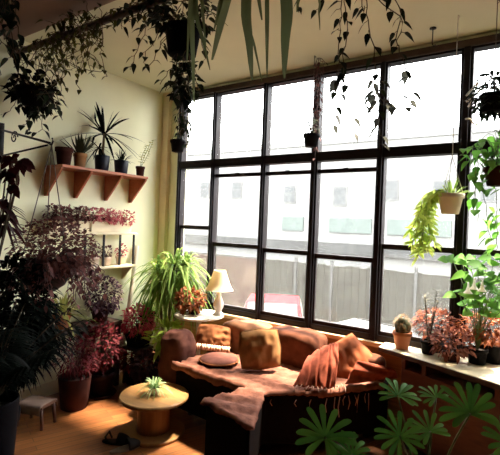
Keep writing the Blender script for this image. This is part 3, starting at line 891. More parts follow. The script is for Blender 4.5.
r = plant('empty_pot', 'dark brown clay pot at the left end of the orange shelf', shelf_at(64, XL + .13), (.068, .05, .15, M['terra_dark']), cat='pot')
r = plant('aloe', 'small aloe in an ochre pot on the orange shelf', shelf_at(80, XL + .14), (.055, .042, .125, M['ochre']))
b = MB(); rosette(b, Vector((0, 0, .11)), 30, .21, .026, 35, 88, .12, base_r=.012); b.build('foliage', M['L_aloe'], r)
r = plant('dragon_tree', 'spiky dragon tree in a dark blue pot on the shelf', shelf_at(102, XL + .14), (.066, .055, .14, M['bluepot'], dict(rim=False)))
b = MB(); b.tube([(0, 0, .11), (.004, .006, .22), (.0, .012, .34)], [.012, .011, .01], 8); b.tube([(0, -.01, .11), (-.02, -.02, .22)], .011, 8); b.build('trunk', M['trunk'], r)
b = MB(); rosette(b, Vector((0, .012, .34)), 26, .38, .026, -25, 85, .35); rosette(b, Vector((-.02, -.02, .21)), 16, .15, .016, -60, 40, .4); b.v = [(max(x, -.125), y, max(z, .012)) for x, y, z in b.v]; b.build('foliage', M['L_black'], r)
r = plant('spiky_plant', 'low arching plant in a blue black pot beside dragon tree', shelf_at(121.5, XL + .15), (.066, .055, .125, M['bluepot'], dict(rim=False)))
b = MB(); rosette(b, Vector((0, 0, .11)), 26, .18, .012, 20, 85, .5); b.v = [(max(x, -.14), y, max(z, .012)) for x, y, z in b.v]; b.build('foliage', M['L_dark'], r)
p = Vector((XL + .19, 2.81, SZ))
r = plant('sprig_plant', 'pale green sprig in a tiny terracotta pot at shelf end', p, (.042, .034, .095, M['terra_dark']))
b, s = MB(), MB()
for q in range(3):
    path = smooth_path([(0, 0, .08), (.02, .03 * q, .2), (.03 + .02 * q, .05 + .02 * q, .30 + .03 * q)], .02); s.tube(path, .002, 5)
    for pp in path[3:]:
        for w in range(2): a = R_(0, 6.28); leaf(b, pp, Vector((math.cos(a), math.sin(a), .4)), Z, .035, .018, 'oval', .2)
b.build('foliage', M['L_brom'], r); s.build('stems', M['gstem'], r)

# lower cream rack
r = thing('plant_rack', 'cream two tier wall rack below the orange shelf', 'shelf', (XL, 2.45, 1.08))
b = MB(); b.box(0, .19, -.55, .36, .285, .305); b.build('board', M['cream_wood'], r, smooth=False, bevel=.002)
b = MB(); b.box(0, .19, -.40, .36, -.02, 0); b.build('board', M['cream_wood'], r, smooth=False, bevel=.002)
for y in (-.39, -.19, .0, .18, .34):
    b = MB(); b.box(.150, .166, y - .007, y + .007, 0, .285); b.build('post', M['iron'], r, smooth=False)
for y in (-.38, .34):
    b = MB(); b.add([(0, y, -.02), (.15, y, -.02), (0, y, -.16), (0, y + .015, -.02), (.15, y + .015, -.02), (0, y + .015, -.16)], [(0, 1, 2), (5, 4, 3), (0, 3, 4, 1), (1, 4, 5, 2), (2, 5, 3, 0)]); b.build('bracket', M['cream_wood'], r, smooth=False)
for i, (y0, y1, lab) in enumerate(((2.32, 2.76, 'cream trough of pink leaved plants on top of the wall rack'), (1.95, 2.30, 'cream trough of dusky pink plants at the rack left end'))):
    yc = (y0 + y1) / 2
    r = thing('planter_trough', lab, 'planter', (XL + .10, yc, 1.385), 'troughs on the rack')
    h = (y1 - y0) / 2
    b = MB(); b.box(-.055, .055, -h, h, 0, .09); b.box(-.062, .062, -h - .006, h + .006, .078, .094); b.build('trough', M['cream_wood'], r, smooth=False, bevel=.004)
    b, s = MB(), MB()
    for k in range(5):
        yy = -h + (k + .5) * 2 * h / 5; bush(b, s, (0, yy, .085), (.02, yy, .145), (.10, .065, .07), 100, .034, .022, 'oval', 6)
    b.build('foliage', M['L_pink'] if i == 0 else M['L_purple'], r); s.build('stems', M['pstem'], r)
for i, (y, lab) in enumerate(((2.40, 'small pale pot with pink shoots on the lower rack tier'), (2.53, 'middle pale pot of dusky shoots on the lower rack tier'), (2.70, 'pale pot nearest the corner on the lower rack tier'))):
    r = plant('seedling_pot', lab, (XL + .09, y, 1.08), (.05, .04, .08, M['whitepot']), 'pots on the lower rack tier')
    b, s = MB(), MB(); bush(b, s, (0, 0, .07), (0, 0, .13), (.055, .05, .055), 60, .032, .02, 'oval', 6); b.build('foliage', M['L_purple'] if i != 2 else M['L_pink'], r); s.build('stems', M['pstem'], r)

# pale pole leaning at the wall
b = MB(); p0 = at(115, 392, X=XL + .22); p0.z = .02; p1 = at(137, 246, X=XL + .03)
b.tube(smooth_path([p0, p0.lerp(p1, .5) + Vector((.015, .01, 0)), p1], .1), .022, 12)
tag(b.build('wooden_pole', M['white']), 'pale pole leaning on the wall below the rack', 'pole')

# ================================================================== LEFT WALL FLOOR PLANTS
r = thing('plant_bench', 'dark low plant bench along the left wall', 'bench', (XL + .15, 2.05, 0))
b = MB(); b.box(-.125, .115, -.55, .55, .56, .59); b.build('top', M['darkwood'], r, smooth=False, bevel=.003)
for x in (-.10, .09):
    for y in (-.52, .52):
        b = MB(); b.box(x - .02, x + .02, y - .02, y + .02, 0, .56); b.build('leg', M['darkwood'], r, smooth=False)
ZB = .59
r = plant('bromeliad', 'yellow green bromeliad in a terracotta pot beside hanging bowl', (XL + .155, 2.07, ZB), (.07, .05, .12, M['terra']))
b = MB(); rosette(b, Vector((0, 0, .11)), 44, .30, .022, 10, 85, .55); b.v = [(max(x, -.14), y, z) for x, y, z in b.v]; b.build('foliage', M['L_brom'], r)
r = plant('purple_bush', 'dense dark purple bushy plant below the wall rack', (XL + .155, 2.44, ZB), (.08, .06, .12, M['terra_dark']))
b, s = MB(), MB(); bush(b, s, (0, 0, .1), (.04, 0, .24), (.15, .16, .17), 560, .036, .024, 'oval', 20); b.v = [(max(x, -.14), y, z) for x, y, z in b.v]; b.build('foliage', M['L_dpurple'], r); s.build('stems', M['pstem'], r)
# magenta plant in black square pot on stand
mp_ = at(139, 347, X=XL + .42)
mp_ = at(138, 346, z=.34); mp_.z = 0
r = thing('pot_stand', 'dark wooden stand under the magenta plant', 'stand', mp_)
b = MB(); b.box(-.1, .1, -.1, .1, .32, .34); b.build('top', M['darkwood'], r, smooth=False)
for x in (-.08, .08):
    for y in (-.08, .08): b = MB(); b.box(x - .012, x + .012, y - .012, y + .012, 0, .32); b.build('leg', M['darkwood'], r, smooth=False)
r = thing('magenta_plant', 'bright magenta bushy plant in a square black pot', 'plant', mp_ + Vector((0, 0, .34)))
b = MB(); b.add([(x * (.07 + .02 * zz), y * (.07 + .02 * zz), .12 * zz) for zz in (0, 1) for y in (-1, 1) for x in (-1, 1)], [(0, 2, 3, 1), (4, 5, 7, 6), (0, 1, 5, 4), (2, 6, 7, 3), (0, 4, 6, 2), (1, 3, 7, 5)])
b.box(-.095, .095, -.095, .095, .105, .125); b.build('pot', M['blackpot'], r, smooth=False, bevel=.003)
b, s = MB(), MB(); bush(b, s, (0, 0, .12), (-.01, 0, .235), (.16, .15, .14), 460, .05, .02, 'lance', 20); b.build('foliage', M['L_mag'], r); s.build('stems', M['pstem'], r)
# red plants on floor
p = at(101, 394, z=0)
r = plant('red_plant', 'dark red bushy plant in a red brown pot beside the barrel pot', p, (.115, .085, .2, M['plumpot'], dict(saucer=M['terra_dark'])))
b, s = MB(), MB(); bush(b, s, (0, 0, .18), (-.03, -.03, .42), (.20, .2, .21), 800, .046, .026, 'oval', 26); b.build('foliage', M['L_red'], r); s.build('stems', M['pstem'], r)
p = at(74, 407, z=0)
r = plant('barrel_planter', 'dark rounded pot with a wispy red plant beside the stool', p, (.125, .10, .25, M['terra_dark'], dict(rim=False)))
b, s = MB(), MB(); bush(b, s, (0, 0, .22), (.0, 0, .40), (.17, .15, .15), 380, .06, .010, 'lance', 22); b.build('foliage', M['L_red'], r); s.build('stems', M['pstem'], r)
p = at(134, 383, z=0)
r = plant('maroon_plant', 'low maroon plant on the floor behind the spool table', p, (.085, .07, .13, M['blackpot']))
b, s = MB(), MB(); bush(b, s, (0, 0, .11), (0, 0, .23), (.17, .16, .12), 420, .042, .026, 'oval', 18); b.build('foliage', M['L_red'], r); s.build('stems', M['pstem'], r)
p = at(152, 376, z=0)
r = plant('purple_bush', 'dark purple leafy plant on the floor beside the sofa arm', Vector((-2.78, 2.60, 0)), (.08, .07, .14, M['blackpot']))
b, s = MB(), MB(); bush(b, s, (0, 0, .12), (0, 0, .25), (.15, .13, .13), 360, .045, .03, 'oval', 16); b.build('foliage', M['L_dpurple'], r); s.build('stems', M['pstem'], r)
# pothos lime
p = Vector((-2.68, 2.74, 0))
r = plant('lime_pothos', 'lime green large leaved plant between sofa arm and magenta plant', p, (.09, .075, .30, M['blackpot']))
b, s = MB(), MB(); bush(b, s, (0, 0, .28), (-.03, .0, .47), (.15, .13, .17), 70, .10, .06, 'heart', 16, shell=.3); b.build('foliage', M['L_lime'], r); s.build('stems', M['gstem'], r)
# tall spider / dracaena
p = Vector((-2.92, 2.98, 0))
r = plant('dracaena', 'tall yellow green arching dracaena in the corner by the window', p, (.13, .10, .26, M['terra']))
b = MB(); b.tube([(0, 0, .2), (.01, -.01, .5), (.05, .0, 1.08)], .014, 8); b.tube([(0, 0, .2), (-.05, -.03, .5), (-.11, -.05, 1.03)], .013, 8); b.tube([(.02, 0, .2), (.06, .02, .5), (.13, .05, 1.10)], .012, 8); b.build('trunk', M['trunk'], r)
b = MB()
for q, n_, l in ((Vector((.05, 0, 1.02)), 40, .40), (Vector((-.09, -.04, .92)), 36, .34), (Vector((.15, .05, .98)), 36, .34)): rosette(b, q, n_, l, .024, -70, 30, .9)
for q, n_, l in ((Vector((.05, 0, 1.08)), 50, .45), (Vector((-.11, -.05, 1.02)), 44, .38), (Vector((.15, .05, 1.09)), 36, .38)): rosette(b, q, n_, l, .026, -10, 82, .95)
b.v = [(max(x, XL + .03 - p.x), min(y, YW - .04 - p.y), z) for x, y, z in b.v]
b.build('foliage', M['L_spider'], r)
p = Vector((-3.16, 2.93, 0))
r = thing('pedestal', 'slim brown pedestal in the corner carrying a small spider plant', 'stand', p)
b = MB(); b.lathe([(0, 0), (.09, 0), (.09, .02), (.03, .04), (.03, .44), (.09, .46), (.09, .48), (0, .48)], 24); b.build('column', M['darkwood'], r)
r = plant('spider_plant', 'grey green spider plant on the corner pedestal below the dracaena', p + Vector((0, 0, .48)), (.08, .06, .13, M['terra_dark']))
b = MB(); rosette(b, Vector((0, 0, .12)), 54, .26, .015, 5, 80, .6)
b.v = [(max(x, XL + .03 - p.x), min(y, YW - .06 - p.y), z) for x, y, z in b.v]; b.build('foliage', M['L_spider'], r)
# copper plant on side table
p = Vector((-2.52, 2.85, .68))
p = at(203, 316, z=.68); p = Vector((-2.55, 2.93, .68))
r = plant('coleus', 'copper red plant in a dark pot on the white side table', p, (.05, .04, .07, M['plumpot'], dict(rim=False)))
b, s = MB(), MB(); bush(b, s, (0, 0, .06), (-.045, -.02, .125), (.14, .12, .11), 400, .05, .024, 'lance', 18); b.build('foliage', M['L_rust'], r); s.build('stems', M['pstem'], r)

# little stool with cloth
p = at(36, 424, z=0)
r = thing('foot_stool', 'little dark wooden stool on the floor at the left', 'stool', p, rz=.35)
b = MB(); b.box(-.11, .11, -.08, .08, .15, .172); b.build('seat', M['redwood'], r, smooth=False, bevel=.003)
for x in (-.09, .09):
    for y in (-.06, .06): b = MB(); b.tube([(x, y, .15), (x * 1.15, y * 1.15, 0)], .012, 8); b.build('leg', M['redwood'], r)
b = MB(); vs = []
for i in range(13):
    for j in range(9):
        u, v = i / 12 - .5, j / 8 - .5
        x, y = u * .20, v * .24; zz = .177 + .004 * noise.noise(Vector((u * 6, v * 6, 2)))
        if abs(y) > .083: zz -= (abs(y) - .083) * 1.6; y = math.copysign(.083 + (abs(y) - .083) * .25, y)
        vs.append((x, y, zz))
b.add(vs, [(i * 9 + j, (i + 1) * 9 + j, (i + 1) * 9 + j + 1, i * 9 + j + 1) for i in range(12) for j in range(8)])
o = b.build('folded_cloth', M['paper'], None, p + Vector((.02, -.01, 0)), solid=.004); o.rotation_euler.z = .35
tag(o, 'pale folded cloth lying over the little stool', 'cloth')

# ================================================================== DARK FOREGROUND LEFT
p = at(-10, 455, d=2.25); p.z = 0
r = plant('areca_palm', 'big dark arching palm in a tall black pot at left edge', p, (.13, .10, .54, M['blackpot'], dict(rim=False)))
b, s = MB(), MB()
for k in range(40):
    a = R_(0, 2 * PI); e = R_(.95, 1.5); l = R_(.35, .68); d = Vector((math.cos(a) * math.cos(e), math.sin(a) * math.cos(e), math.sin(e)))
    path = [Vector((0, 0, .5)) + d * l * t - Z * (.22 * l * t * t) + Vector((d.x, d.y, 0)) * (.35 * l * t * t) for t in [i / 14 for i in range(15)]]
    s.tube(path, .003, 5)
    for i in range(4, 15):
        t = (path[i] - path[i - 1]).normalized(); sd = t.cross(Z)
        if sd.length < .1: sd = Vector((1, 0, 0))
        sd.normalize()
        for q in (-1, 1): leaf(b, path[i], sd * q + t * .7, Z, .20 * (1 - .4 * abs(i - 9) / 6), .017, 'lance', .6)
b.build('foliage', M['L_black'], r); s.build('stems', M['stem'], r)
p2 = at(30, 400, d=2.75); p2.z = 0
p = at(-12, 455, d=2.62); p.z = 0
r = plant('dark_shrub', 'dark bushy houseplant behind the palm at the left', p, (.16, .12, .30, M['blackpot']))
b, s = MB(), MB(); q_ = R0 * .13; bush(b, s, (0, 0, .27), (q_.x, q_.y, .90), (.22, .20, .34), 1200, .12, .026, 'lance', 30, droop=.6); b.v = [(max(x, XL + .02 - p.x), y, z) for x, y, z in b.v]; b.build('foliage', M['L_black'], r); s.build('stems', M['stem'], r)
p = at(-22, 455, d=2.1); p.z = 0
r = plant('cordyline', 'tall maroon leaved plant reaching in at the left edge', p, (.12, .09, .25, M['blackpot']))
b, s = MB(), MB()
for (px, py, dd) in ((12, 160, 2.1), (18, 172, 2.1), (6, 172, 2.12), (12, 185, 2.08), (2, 156, 2.1), (20, 160, 2.12), (4, 200, 2.1)):
    t = at(px, py, d=dd) - p
    s.tube(smooth_path([(0, 0, .22), (t.x * .2, t.y * .2, t.z * .6), t * .93 + Vector((0, 0, .02)), t], .08), .004, 5)
    for k in range(6):
        d = rnd3(); leaf(b, t, Vector((d.x, d.y, d.z - .3)), Vector((.5, -.7, .4)), R_(.05, .085), R_(.03, .045), 'oval', .3)
for (px, py, dd) in ((2, 215, 2.15), (6, 225, 2.2), (-2, 205, 2.1)):
    t = at(px, py, d=dd) - p
    for k in range(8): d = rnd3(); leaf(b, t, Vector((d.x, d.y, -abs(d.z) + .3)), Z, .13, .035, 'lance', .5)
b.build('foliage', M['L_maroon'], r); s.build('stems', M['stem'], r)

# wrought iron bracket on left wall
tip = at(50, 143, d=2.86)
root = Vector((XL, tip.y - .0, tip.z + .15))
r = thing('iron_bracket', 'black wrought iron plant bracket reaching from the left wall', 'bracket', root)
b = MB(); tl = tip - root
b.tube([(0, 0, 0), tl], .008, 8); b.tube([(0, 0, -.20), tl + Vector((-.03, 0, -.012))], .007, 8); b.box(-.0, .012, -.02, .02, -.25, .05)
b.tube([tl + Vector((-.02, 0, .0)), tl + Vector((.02, 0, -.015)), tl + Vector((.035, 0, .01)), tl + Vector((.025, 0, .03))], .006, 8); b.build('arms', M['iron'], r)
b = MB(); b.tube([(tl.x * .3 + .05 * (1 - t / 22) * math.cos(t * .5), 0, -.075 + .05 * (1 - t / 22) * math.sin(t * .5)) for t in range(20)], .005, 6)
b.build('scroll', M['iron'], r)
b = MB()
for k in range(5): a = R_(0, 6.28); leaf(b, Vector((tl.x * .55, 0, tl.z * .5 + .01)), Vector((math.cos(a), .3, abs(math.sin(a)))), Vector((0, -1, .2)), .05, .025, 'oval', 0)
b.build('iron_leaf', M['iron'], r)

# hanging bowl with purple trailing plant
hb = Vector((tip.x + .0, tip.y, 0)); bc = at(44, 281, d=2.86)
hb = Vector((bc.x, bc.y, bc.z - .07))
r = thing('hanging_bowl', 'dark hanging bowl of trailing purple leaves under the iron bracket', 'plant', hb)
b = MB(); b.lathe([(0, 0), (.07, .004), (.13, .045), (.165, .11), (.172, .165), (.164, .168), (.155, .13), (0, .125)], 32); b.build('bowl', M['plumpot'], r)
b = MB(); top = tip - hb + Vector((.02, 0, -.015))
for k in range(3):
    a = k * 2.09 + .5; b.tube([(.165 * math.cos(a), .165 * math.sin(a), .165), top], .0035, 5)
b.build('hanger', M['cord'], r)
b, s = MB(), MB(); q_ = R0 * .06; bush(b, s, (0, 0, .14), (q_.x, q_.y, .30), (.29, .26, .19), 1200, .036, .025, 'oval', 30, shell=.3)
for k in range(46):
    a = R_(-1.2, 1.6); q = Vector((math.cos(a), math.sin(a), 0)); l = R_(.0, .20); o_ = R_(.20, .36)
    vine(b, s, [Vector((0, 0, .15)), q * .15 + Vector((0, 0, .24)), q * o_ + Vector((0, 0, .16)), q * (o_ + .03) + Vector((0, 0, .14 - l))], .028, .036, .026, 'oval')
b.v = [(max(x, XL + .04 - hb.x), y, z) for x, y, z in b.v]
b.build('foliage', M['L_purple'], r); s.build('stems', M['pstem'], r)


# ================================================================== HANGING PLANTS
def cords(r, rim_r, z0, ztop, m, n=3, off=(0, 0)):
    b = MB(); zj = min(ztop - .02, z0 + rim_r * 3.2)
    for k in range(n):
        a = k * 2 * PI / n + .4; b.tube([(rim_r * math.cos(a), rim_r * math.sin(a), z0), (0, 0, zj)], .0022, 5)
    b.tube([(0, 0, zj), (off[0], off[1], ztop)], .0025, 5)
    b.tube([(off[0], off[1], ztop), (off[0] + .012, off[1], ztop - .012), (off[0], off[1], ztop - .024)], .003, 5)
    b.build('hanger', m, r)


# left dark basket under pipe
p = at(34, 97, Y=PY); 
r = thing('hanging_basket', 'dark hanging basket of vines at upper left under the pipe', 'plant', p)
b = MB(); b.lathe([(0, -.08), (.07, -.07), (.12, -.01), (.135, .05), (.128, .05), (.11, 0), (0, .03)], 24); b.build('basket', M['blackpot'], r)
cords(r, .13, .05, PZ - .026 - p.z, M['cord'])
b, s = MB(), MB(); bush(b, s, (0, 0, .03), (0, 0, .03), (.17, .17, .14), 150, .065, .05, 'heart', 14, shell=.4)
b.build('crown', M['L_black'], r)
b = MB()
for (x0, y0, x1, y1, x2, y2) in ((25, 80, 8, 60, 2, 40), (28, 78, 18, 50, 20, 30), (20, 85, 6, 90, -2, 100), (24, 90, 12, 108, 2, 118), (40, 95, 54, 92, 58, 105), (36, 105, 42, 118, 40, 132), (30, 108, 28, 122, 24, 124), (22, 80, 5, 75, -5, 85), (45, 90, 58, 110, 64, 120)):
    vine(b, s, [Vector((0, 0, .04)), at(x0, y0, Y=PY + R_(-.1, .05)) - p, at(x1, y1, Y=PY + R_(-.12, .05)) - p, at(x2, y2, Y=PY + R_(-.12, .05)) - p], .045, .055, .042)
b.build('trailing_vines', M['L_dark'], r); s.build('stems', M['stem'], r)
# dark top-left vine
p = at(6, -20, d=2.0)
r = thing('hanging_pothos', 'dark vine hanging in the top left corner of the ceiling', 'plant', Vector((p.x, p.y, 2.55)))
p = Vector((p.x, p.y, 2.55)); pot_parts(r, .09, .06, .12, M['blackpot']); cords(r, .09, .115, ZC - p.z, M['cord'])
b, s = MB(), MB()
for (x1, y1, x2, y2) in ((4, 15, 2, 40), (9, 10, 12, 48), (14, 5, 22, 60), (0, 20, -2, 75), (7, 10, 16, 68), (2, 12, 8, 58), (12, 4, 10, 25)):
    vine(b, s, [Vector((0, 0, .11)), at(x1, y1, d=2.0) - p, at((x1 + x2) / 2, (y1 + y2) / 2, d=1.98) - p, at(x2, y2, d=2.0) - p], .035, .05, .04)
b.build('foliage', M['L_dark'], r); s.build('stems', M['stem'], r)

# vines draped along the pipe
r = thing('draped_vine', 'tangled thin leaved vine draped along the ceiling pipe', 'vine', (-2.6, PY, PZ))
o_ = Vector((-2.6, PY, PZ)); b, s = MB(), MB()
for k in range(3):
    pts = []
    for i in range(16):
        x = XL + .08 + i * .135; a = i * 1.3 + k * 2; pts.append(Vector((x, PY + .045 * math.cos(a), PZ + .042 * math.sin(a))) - o_)
    vine(b, s, pts, .045, .036, .028)
for k in range(44):
    px = R_(38, 112); x = at(px, 45 - .47 * (px - 35), Y=PY).x
    l = R_(.08, .42) if px > 55 else R_(.1, .3)
    p0 = Vector((x, PY + R_(-.03, .03), PZ + .0)) - o_
    sx = R_(-.07, .10)
    vine(b, s, [p0 + Vector((0, 0, .03)), p0 + Vector((sx * .3, -.05, -.04)), p0 + Vector((sx * .8 + R_(-.05, .05), R_(-.1, .03), -l * .5)), p0 + Vector((sx * 1.2, R_(-.1, .05), -l * .8)), p0 + Vector((sx * 1.2 + R_(-.08, .08), R_(-.1, .05), -l * R_(.75, 1.1)))], .055, .036, .027)
for k in range(14):
    px = R_(50, 105); x = at(px, 45 - .47 * (px - 35), Y=PY).x; p0 = Vector((x, PY, PZ + .02)) - o_
    vine(b, s, [p0, p0 + Vector((R_(-.03, .03), -.03, .05)), p0 + Vector((R_(-.08, .08), -.06, R_(.03, .10)))], .035, .042, .03)
b.v = [(max(x, XL + .02 - o_.x), y, min(z, ZC - .02 - o_.z)) for x, y, z in b.v]
b.build('foliage', M['L_vine'], r); s.build('stems', M['stem'], r)

# dark hanging pot with massed vines near the pipe
p = at(182, 56, Y=PY)
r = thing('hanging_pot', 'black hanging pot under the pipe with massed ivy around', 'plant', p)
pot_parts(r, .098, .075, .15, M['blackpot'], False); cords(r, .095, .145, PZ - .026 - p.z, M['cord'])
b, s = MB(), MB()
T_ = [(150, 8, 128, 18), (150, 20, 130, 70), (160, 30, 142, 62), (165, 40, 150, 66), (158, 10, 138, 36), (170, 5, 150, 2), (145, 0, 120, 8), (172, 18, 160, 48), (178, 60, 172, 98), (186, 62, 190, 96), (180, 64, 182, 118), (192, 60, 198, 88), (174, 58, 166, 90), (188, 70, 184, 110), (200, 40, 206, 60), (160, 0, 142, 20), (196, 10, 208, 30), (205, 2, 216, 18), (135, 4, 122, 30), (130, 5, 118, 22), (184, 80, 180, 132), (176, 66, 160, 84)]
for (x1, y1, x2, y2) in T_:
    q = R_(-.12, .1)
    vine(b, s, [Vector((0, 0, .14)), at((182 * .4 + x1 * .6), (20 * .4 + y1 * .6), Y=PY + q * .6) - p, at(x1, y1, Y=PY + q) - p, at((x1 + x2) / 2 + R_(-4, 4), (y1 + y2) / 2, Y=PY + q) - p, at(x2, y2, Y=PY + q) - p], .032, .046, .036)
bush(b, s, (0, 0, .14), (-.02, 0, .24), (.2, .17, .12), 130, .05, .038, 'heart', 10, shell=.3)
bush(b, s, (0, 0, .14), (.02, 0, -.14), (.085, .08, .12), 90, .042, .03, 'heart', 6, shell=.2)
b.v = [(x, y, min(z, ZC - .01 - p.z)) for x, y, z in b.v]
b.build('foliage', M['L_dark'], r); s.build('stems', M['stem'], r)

# strap leaved plants above the frame
def strap_plant(p, label, tips, w):
    r = thing('staghorn_fern' if 0 else 'hanging_strap_plant', label, 'plant', p)
    pot_parts(r, .085, .06, .12, M['blackpot']); cords(r, .08, .115, ZC - p.z, M['cord'])
    b = MB()
    for (bx, by, tx, ty, dd, ww) in tips:
        t = at(tx, ty, d=dd) - p; m_ = at(bx, by, d=dd) - p
        c0 = Vector((0, 0, .10)); path = smooth_path([c0, (c0 + m_) / 2 + Vector((0, 0, .07)), m_, m_.lerp(t, .5), t], .03); n_ = len(path)
        side = (Rv * math.cos(.5) + Fv * math.sin(.5) * R_(-.6, .6)).normalized()
        b.blade(path, [ww / 2 * max(.03, min(1, .5 + i / n_) * (1 if i / n_ < .6 else (1 - ((i / n_ - .6) / .4) ** 1.5))) for i in range(n_)], side, .3)
    b.build('foliage', M['L_strap'], r)


p = at(262, -75, d=1.5)
strap_plant(p, 'green strap leaves hanging from a pot at the ceiling centre', [(246, 2, 252, 80, 1.45, .036), (247, 10, 262, 82, 1.5, .012), (267, 0, 267, 78, 1.55, .016), (286, 0, 284, 78, 1.45, .042), (290, 0, 287, 30, 1.5, .02), (318, -8, 320, 30, 1.6, .012), (243, -5, 249, 62, 1.5, .014), (256, -20, 262, 20, 1.5, .02), (226, 0, 212, 60, 1.5, .036), (222, -4, 214, 30, 1.5, .02), (300, -20, 297, 12, 1.5, .02)], .03)
p = at(196, -60, d=1.75)
strap_plant(p, 'long thin grey green strap leaves dangling beside the black ivy pot', [(192, 20, 194, 108, 1.75, .020), (196, 10, 210, 70, 1.75, .018), (190, 5, 187, 62, 1.8, .016), (202, 0, 206, 50, 1.75, .014), (200, 0, 228, 26, 1.75, .010)], .02)

# thin pothos strands
p = at(352, -45, d=1.75); p.z = min(p.z, 2.70)
r = thing('hanging_pothos', 'thin trailing vine strands hanging before the middle window panes', 'plant', p)
pot_parts(r, .085, .06, .11, M['blackpot']); cords(r, .08, .105, ZC - p.z, M['cord'])
b, s = MB(), MB()
for pts in ([(342, -8), (341, 30), (338, 62), (336, 105)], [(345, -8), (347, 30), (343, 62), (346, 90)], [(362, -10), (366, 2), (380, 100), (372, 108)], [(385, -12), (400, 5), (397, 30), (398, 46)], [(370, -10), (390, 10), (404, 22), (397, 40)], [(330, -12), (322, 2), (318, 14)], [(310, -14), (300, -2), (298, 12)], [(360, -8), (363, 12), (366, 6)], [(398, 46), (404, 62), (412, 84), (406, 98)]):
    q = R_(-.05, .05)
    vine(b, s, [Vector((0, 0, .09)) if pts[0][1] < 0 else at(*pts[0], d=1.75) - p] + [at(x, y, d=1.75 + q) - p for x, y in pts], .036, .042, .026, 'heart', .006)
b.build('foliage', M['L_dark'], r); s.build('stems', M['stem'], r)
# grey vine on window
p = at(362, 64, Y=YW - .05); p.z = ZH - .01
r = thing('window_vine', 'grey leafed vine climbing over the upper middle pane', 'vine', p)
b, s = MB(), MB()
for pts in ([(376, 66), (375, 90), (382, 105), (392, 95)], [(340, 66), (336, 82), (334, 108), (332, 130)], [(352, 110), (362, 104), (372, 98), (380, 90)], [(345, 68), (338, 92), (342, 104)], [(376, 68), (372, 80), (378, 120), (380, 150)], [(386, 104), (398, 96), (410, 102), (404, 108)], [(400, 62), (405, 66), (412, 84)], [(372, 80), (384, 102), (400, 108), (412, 98)], [(340, 120), (352, 118), (352, 135)]):
    vine(b, s, [at(x, y, Y=YW - .06) - p for x, y in pts], .075, .085, .055, 'heart', .005)
b.build('foliage', M['L_shade'], r); s.build('stems', M['stem'], r)

# small black pots hung at the window
p = at(311, 147, Y=3.10)
r = thing('hanging_pot', 'small black pot hanging at the post between middle panes', 'plant', p)
pot_parts(r, .064, .048, .10, M['blackpot']); cords(r, .06, .095, ZC - p.z, M['cord'])
b, s = MB(), MB(); bush(b, s, (0, 0, .085), (0, 0, .15), (.05, .05, .07), 70, .035, .018, 'oval', 8); b.build('foliage', M['L_grey'], r); s.build('stems', M['stem'], r)
p = at(318, 80, Y=3.16)
r = thing('dried_vine', 'dry pinkish vine hanging down the middle window post', 'vine', Vector((p.x, p.y, ZC)))
p = Vector((p.x, p.y, ZC)); b, s = MB(), MB()
for k in range(6):
    pts = [Vector((0, 0, 0))] + [at(319 + R_(-4, 5) - i * .6, 62 + i * R_(17, 22), Y=3.16 + R_(-.03, .03)) - p for i in range(R_(4, 7).__int__())]
    vine(b, s, pts, .035, .03, .018, 'oval', .006)
b.build('foliage', M['L_purple'], r); s.build('stems', M['pstem'], r)
p = at(177.5, 152, Y=3.06)
r = thing('hanging_pot', 'small black pot hanging in the corner left of the windows', 'plant', p)
pot_parts(r, .072, .055, .115, M['blackpot']); cords(r, .07, .11, ZC - p.z, M['cord'])
b, s = MB(), MB()
for k in range(7):
    t = Vector((R_(-.06, .10), R_(-.08, .05), R_(.15, .42))); vine(b, s, [Vector((0, 0, .1)), t * .5, t, t + Vector((R_(0, .06), -.02, -.1))], .03, .045, .022, 'oval')
for k in range(3): vine(b, s, [Vector((0, 0, .1)), Vector((.08 + .03 * k, -.05, .36)), Vector((.14 + .03 * k, -.06, .22)), Vector((.16 + .02 * k, -.06, .04))], .04, .045, .025, 'oval')
b.build('foliage', M['L_dark'], r); s.build('stems', M['stem'], r)

# white clay hanging pot with lime fern
p = at(450, 214, Y=2.95)
r = thing('hanging_pot', 'pale clay hanging pot with lime green trailing fronds', 'plant', p)
pot_parts(r, .076, .052, .128, M['whitepot']); cords(r, .074, .125, ZC - p.z, M['palecord'])
b = MB(); rosette(b, Vector((0, 0, .11)), 30, .15, .014, 30, 85, .35); b.build('rosette', M['L_spider'], r)
b, s = MB(), MB()
for pts in ([(440, 190), (428, 200), (424, 225), (422, 248)], [(442, 190), (432, 198), (428, 222), (436, 246)], [(440, 192), (426, 204), (418, 226), (412, 246)], [(438, 190), (424, 198), (420, 212), (410, 232)], [(440, 191), (430, 210), (430, 230), (428, 250)], [(438, 194), (424, 208), (422, 236), (418, 256)]):
    path = smooth_path([Vector((0, 0, .11))] + [at(x, y, Y=2.93 + R_(-.05, .05)) - p for x, y in pts], .016); s.tube(path, .0025, 5)
    for i, q in enumerate(path):
        if i < 5: continue
        for w in range(2):
            d = rnd3(); leaf(b, q, Vector((d.x, d.y * .7, -.35 + .5 * d.z)), Vector((0, -.8, .5)), R_(.045, .075), .017, 'lance', .25)
b.build('trailing_fronds', M['L_lime'], r); s.build('stems', M['gstem'], r)
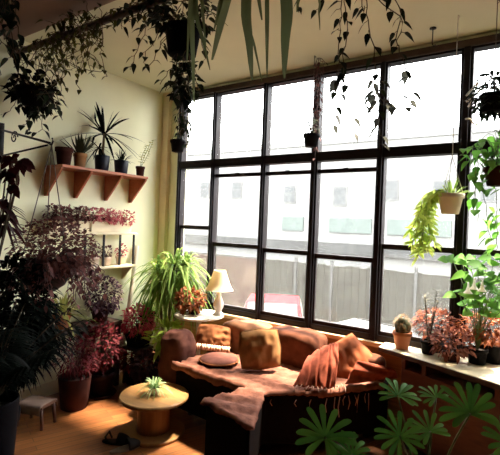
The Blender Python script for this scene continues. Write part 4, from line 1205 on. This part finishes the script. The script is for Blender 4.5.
# right upper dark plant and pothos below
p = at(493, 112, Y=2.86)
r = thing('hanging_pot', 'dark dense plant hanging at the upper right before the glass', 'plant', p)
pot_parts(r, .075, .055, .10, M['blackpot']); cords(r, .07, .095, ZC - p.z, M['cord'])
b, s = MB(), MB(); bush(b, s, (0, 0, .08), (0, 0, .10), (.125, .11, .13), 330, .04, .025, 'oval', 16, shell=.35); b.build('foliage', M['L_dark'], r); s.build('stems', M['stem'], r)
p = at(498, 186, Y=2.90)
r = thing('hanging_pothos', 'light green pothos trailing from brown pot at right edge', 'plant', p)
pot_parts(r, .08, .06, .11, M['terra_dark']); cords(r, .075, .105, ZC - p.z, M['cord'], 3)
b, s = MB(), MB()
for pts in ([(480, 148), (466, 150), (460, 156)], [(490, 140), (480, 150), (476, 180), (478, 222)], [(485, 150), (482, 172), (486, 205), (490, 240)], [(500, 150), (494, 165), (497, 220), (497, 250)], [(486, 140), (474, 145), (470, 160)], [(492, 135), (484, 138), (478, 150)], [(500, 165), (505, 190), (500, 230)], [(478, 150), (475, 190), (473, 200)], [(495, 130), (502, 140), (490, 160)], [(480, 160), (488, 168), (484, 175)]):
    vine(b, s, [Vector((0, 0, .1))] + [at(x, y, Y=2.88 + R_(-.08, .04)) - p for x, y in pts], .034, .06, .05, 'heart', .008)
b.build('foliage', M['L_bright'], r); s.build('stems', M['gstem'], r)
# pale ribbon on the right post
p = at(468, 100, Y=YW - .03)
o_ = p
b = MB()
for pts in ([(466, 96), (473, 88), (478, 82), (476, 88), (472, 98)], [(466, 102), (472, 98), (480, 90)], [(468, 107), (476, 98), (481, 108)], [(465, 119), (470, 119), (473, 123), (478, 125)]):
    b.tube(smooth_path([at(x, y, Y=YW - .045) - o_ for x, y in pts], .01), .006, 6)
o = b.build('ribbon', M['palecord'], None, o_); o.name = 'hanging_ribbon'; tag(o, 'pale ribbon knotted on the thick window post at right', 'ribbon')
# ceiling hook
p = at(433, 28, z=ZC)
b = MB(); b.lathe([(0, 0), (.022, 0), (.022, -.006), (0, -.008)], 14); b.tube([(0, 0, 0), (0, 0, -.11), (.01, 0, -.125), (.02, 0, -.115)], .004, 6)
o = b.build('ceiling_hook', M['iron'], None, p); tag(o, 'small dark hook in the ceiling above the pale hanging pot', 'hook')

# ================================================================== FOREGROUND LOBED PLANT
base = at(425, 455, d=1.75); base.z = 0
r = plant('split_leaf_philodendron', 'green deeply lobed foreground plant in front of the cabinet', base, (.14, .11, .24, M['blackpot'], dict(rim=False)))
CB = Vector((0, 0, .22))


def lobed(px, py, d, R, nl, aim, tilt, span=250, m='L_palm', turn=0):
    """leaf blade tilted towards the room; lobes fan out round the aim angle (0 = up and away)"""
    c = at(px, py, d=d) - base
    f = Matrix.Rotation(math.radians(turn), 3, 'Z') @ -F0; f.z = 0; f.normalize(); sd = Vector((-f.y, f.x, 0))
    up = (Z * math.cos(tilt) + f * math.sin(tilt)); away = (Z * math.sin(tilt) - f * math.cos(tilt))
    b = MB()
    for k in range(nl):
        t = -1 + 2 * k / (nl - 1); a = math.radians(aim + t * span / 2) + R_(-.05, .05)
        pl = away * math.cos(a) - sd * math.sin(a)
        l = R * (1 - .38 * abs(t) ** 1.5) * R_(.9, 1.1)
        leaf(b, c + pl * .004 + up * R_(-.003, .003), pl + up * R_(.05, .3), up, l, R * .17, 'lobe', R_(.1, .3), .22)
    lf = b.build('leaf', M[m], r)
    mid = CB.lerp(c, .5) + Vector((0, 0, .08)); pth = smooth_path([CB, mid, c], .05)
    q = MB(); q.tube(pth, .0042, 6); q.build('leaf_stalk', M['gstem'], lf)


lobed(325, 438, 1.62, .150, 13, -25, .75, 290)
lobed(398, 396, 1.95, .125, 12, -20, .45, 230)
lobed(470, 414, 1.50, .135, 12, 0, .75, 220)
lobed(400, 437, 1.50, .105, 13, 15, .8, 300)
lobed(430, 432, 1.75, .11, 11, 20, .6, 240)
lobed(352, 455, 1.60, .11, 11, 40, .6, 260)
lobed(509, 445, 1.55, .12, 11, -10, .7, 240)
lobed(436, 398, 1.9, .09, 9, 30, .5, 200)

# ================================================================== LIGHT
w = bpy.data.worlds.new('overcast_sky'); scene.world = w; w.use_nodes = True
N = w.node_tree.nodes; L = w.node_tree.links
bg = N['Background']; bg.inputs[0].default_value = (.97, .99, 1.0, 1); bg.inputs[1].default_value = 4.0
sd = bpy.data.lights.new('sun', 'SUN'); sd.energy = 12; sd.angle = math.radians(6); sd.color = (1, .86, .66)
so = bpy.data.objects.new('sun', sd); COL.objects.link(so)
sun_from = Vector((.3, 1.0, 2.0))
so.rotation_euler = (-sun_from).to_track_quat('-Z', 'Y').to_euler(); so.location = (2, 8, 8)

vs_ = scene.view_settings
vs_.view_transform = 'Standard'; vs_.look = 'None'; vs_.gamma = 1; vs_.use_curve_mapping = False; vs_.exposure = 2.0
scene.cycles.use_denoising = True
scene.cycles.transparent_max_bounces = 16
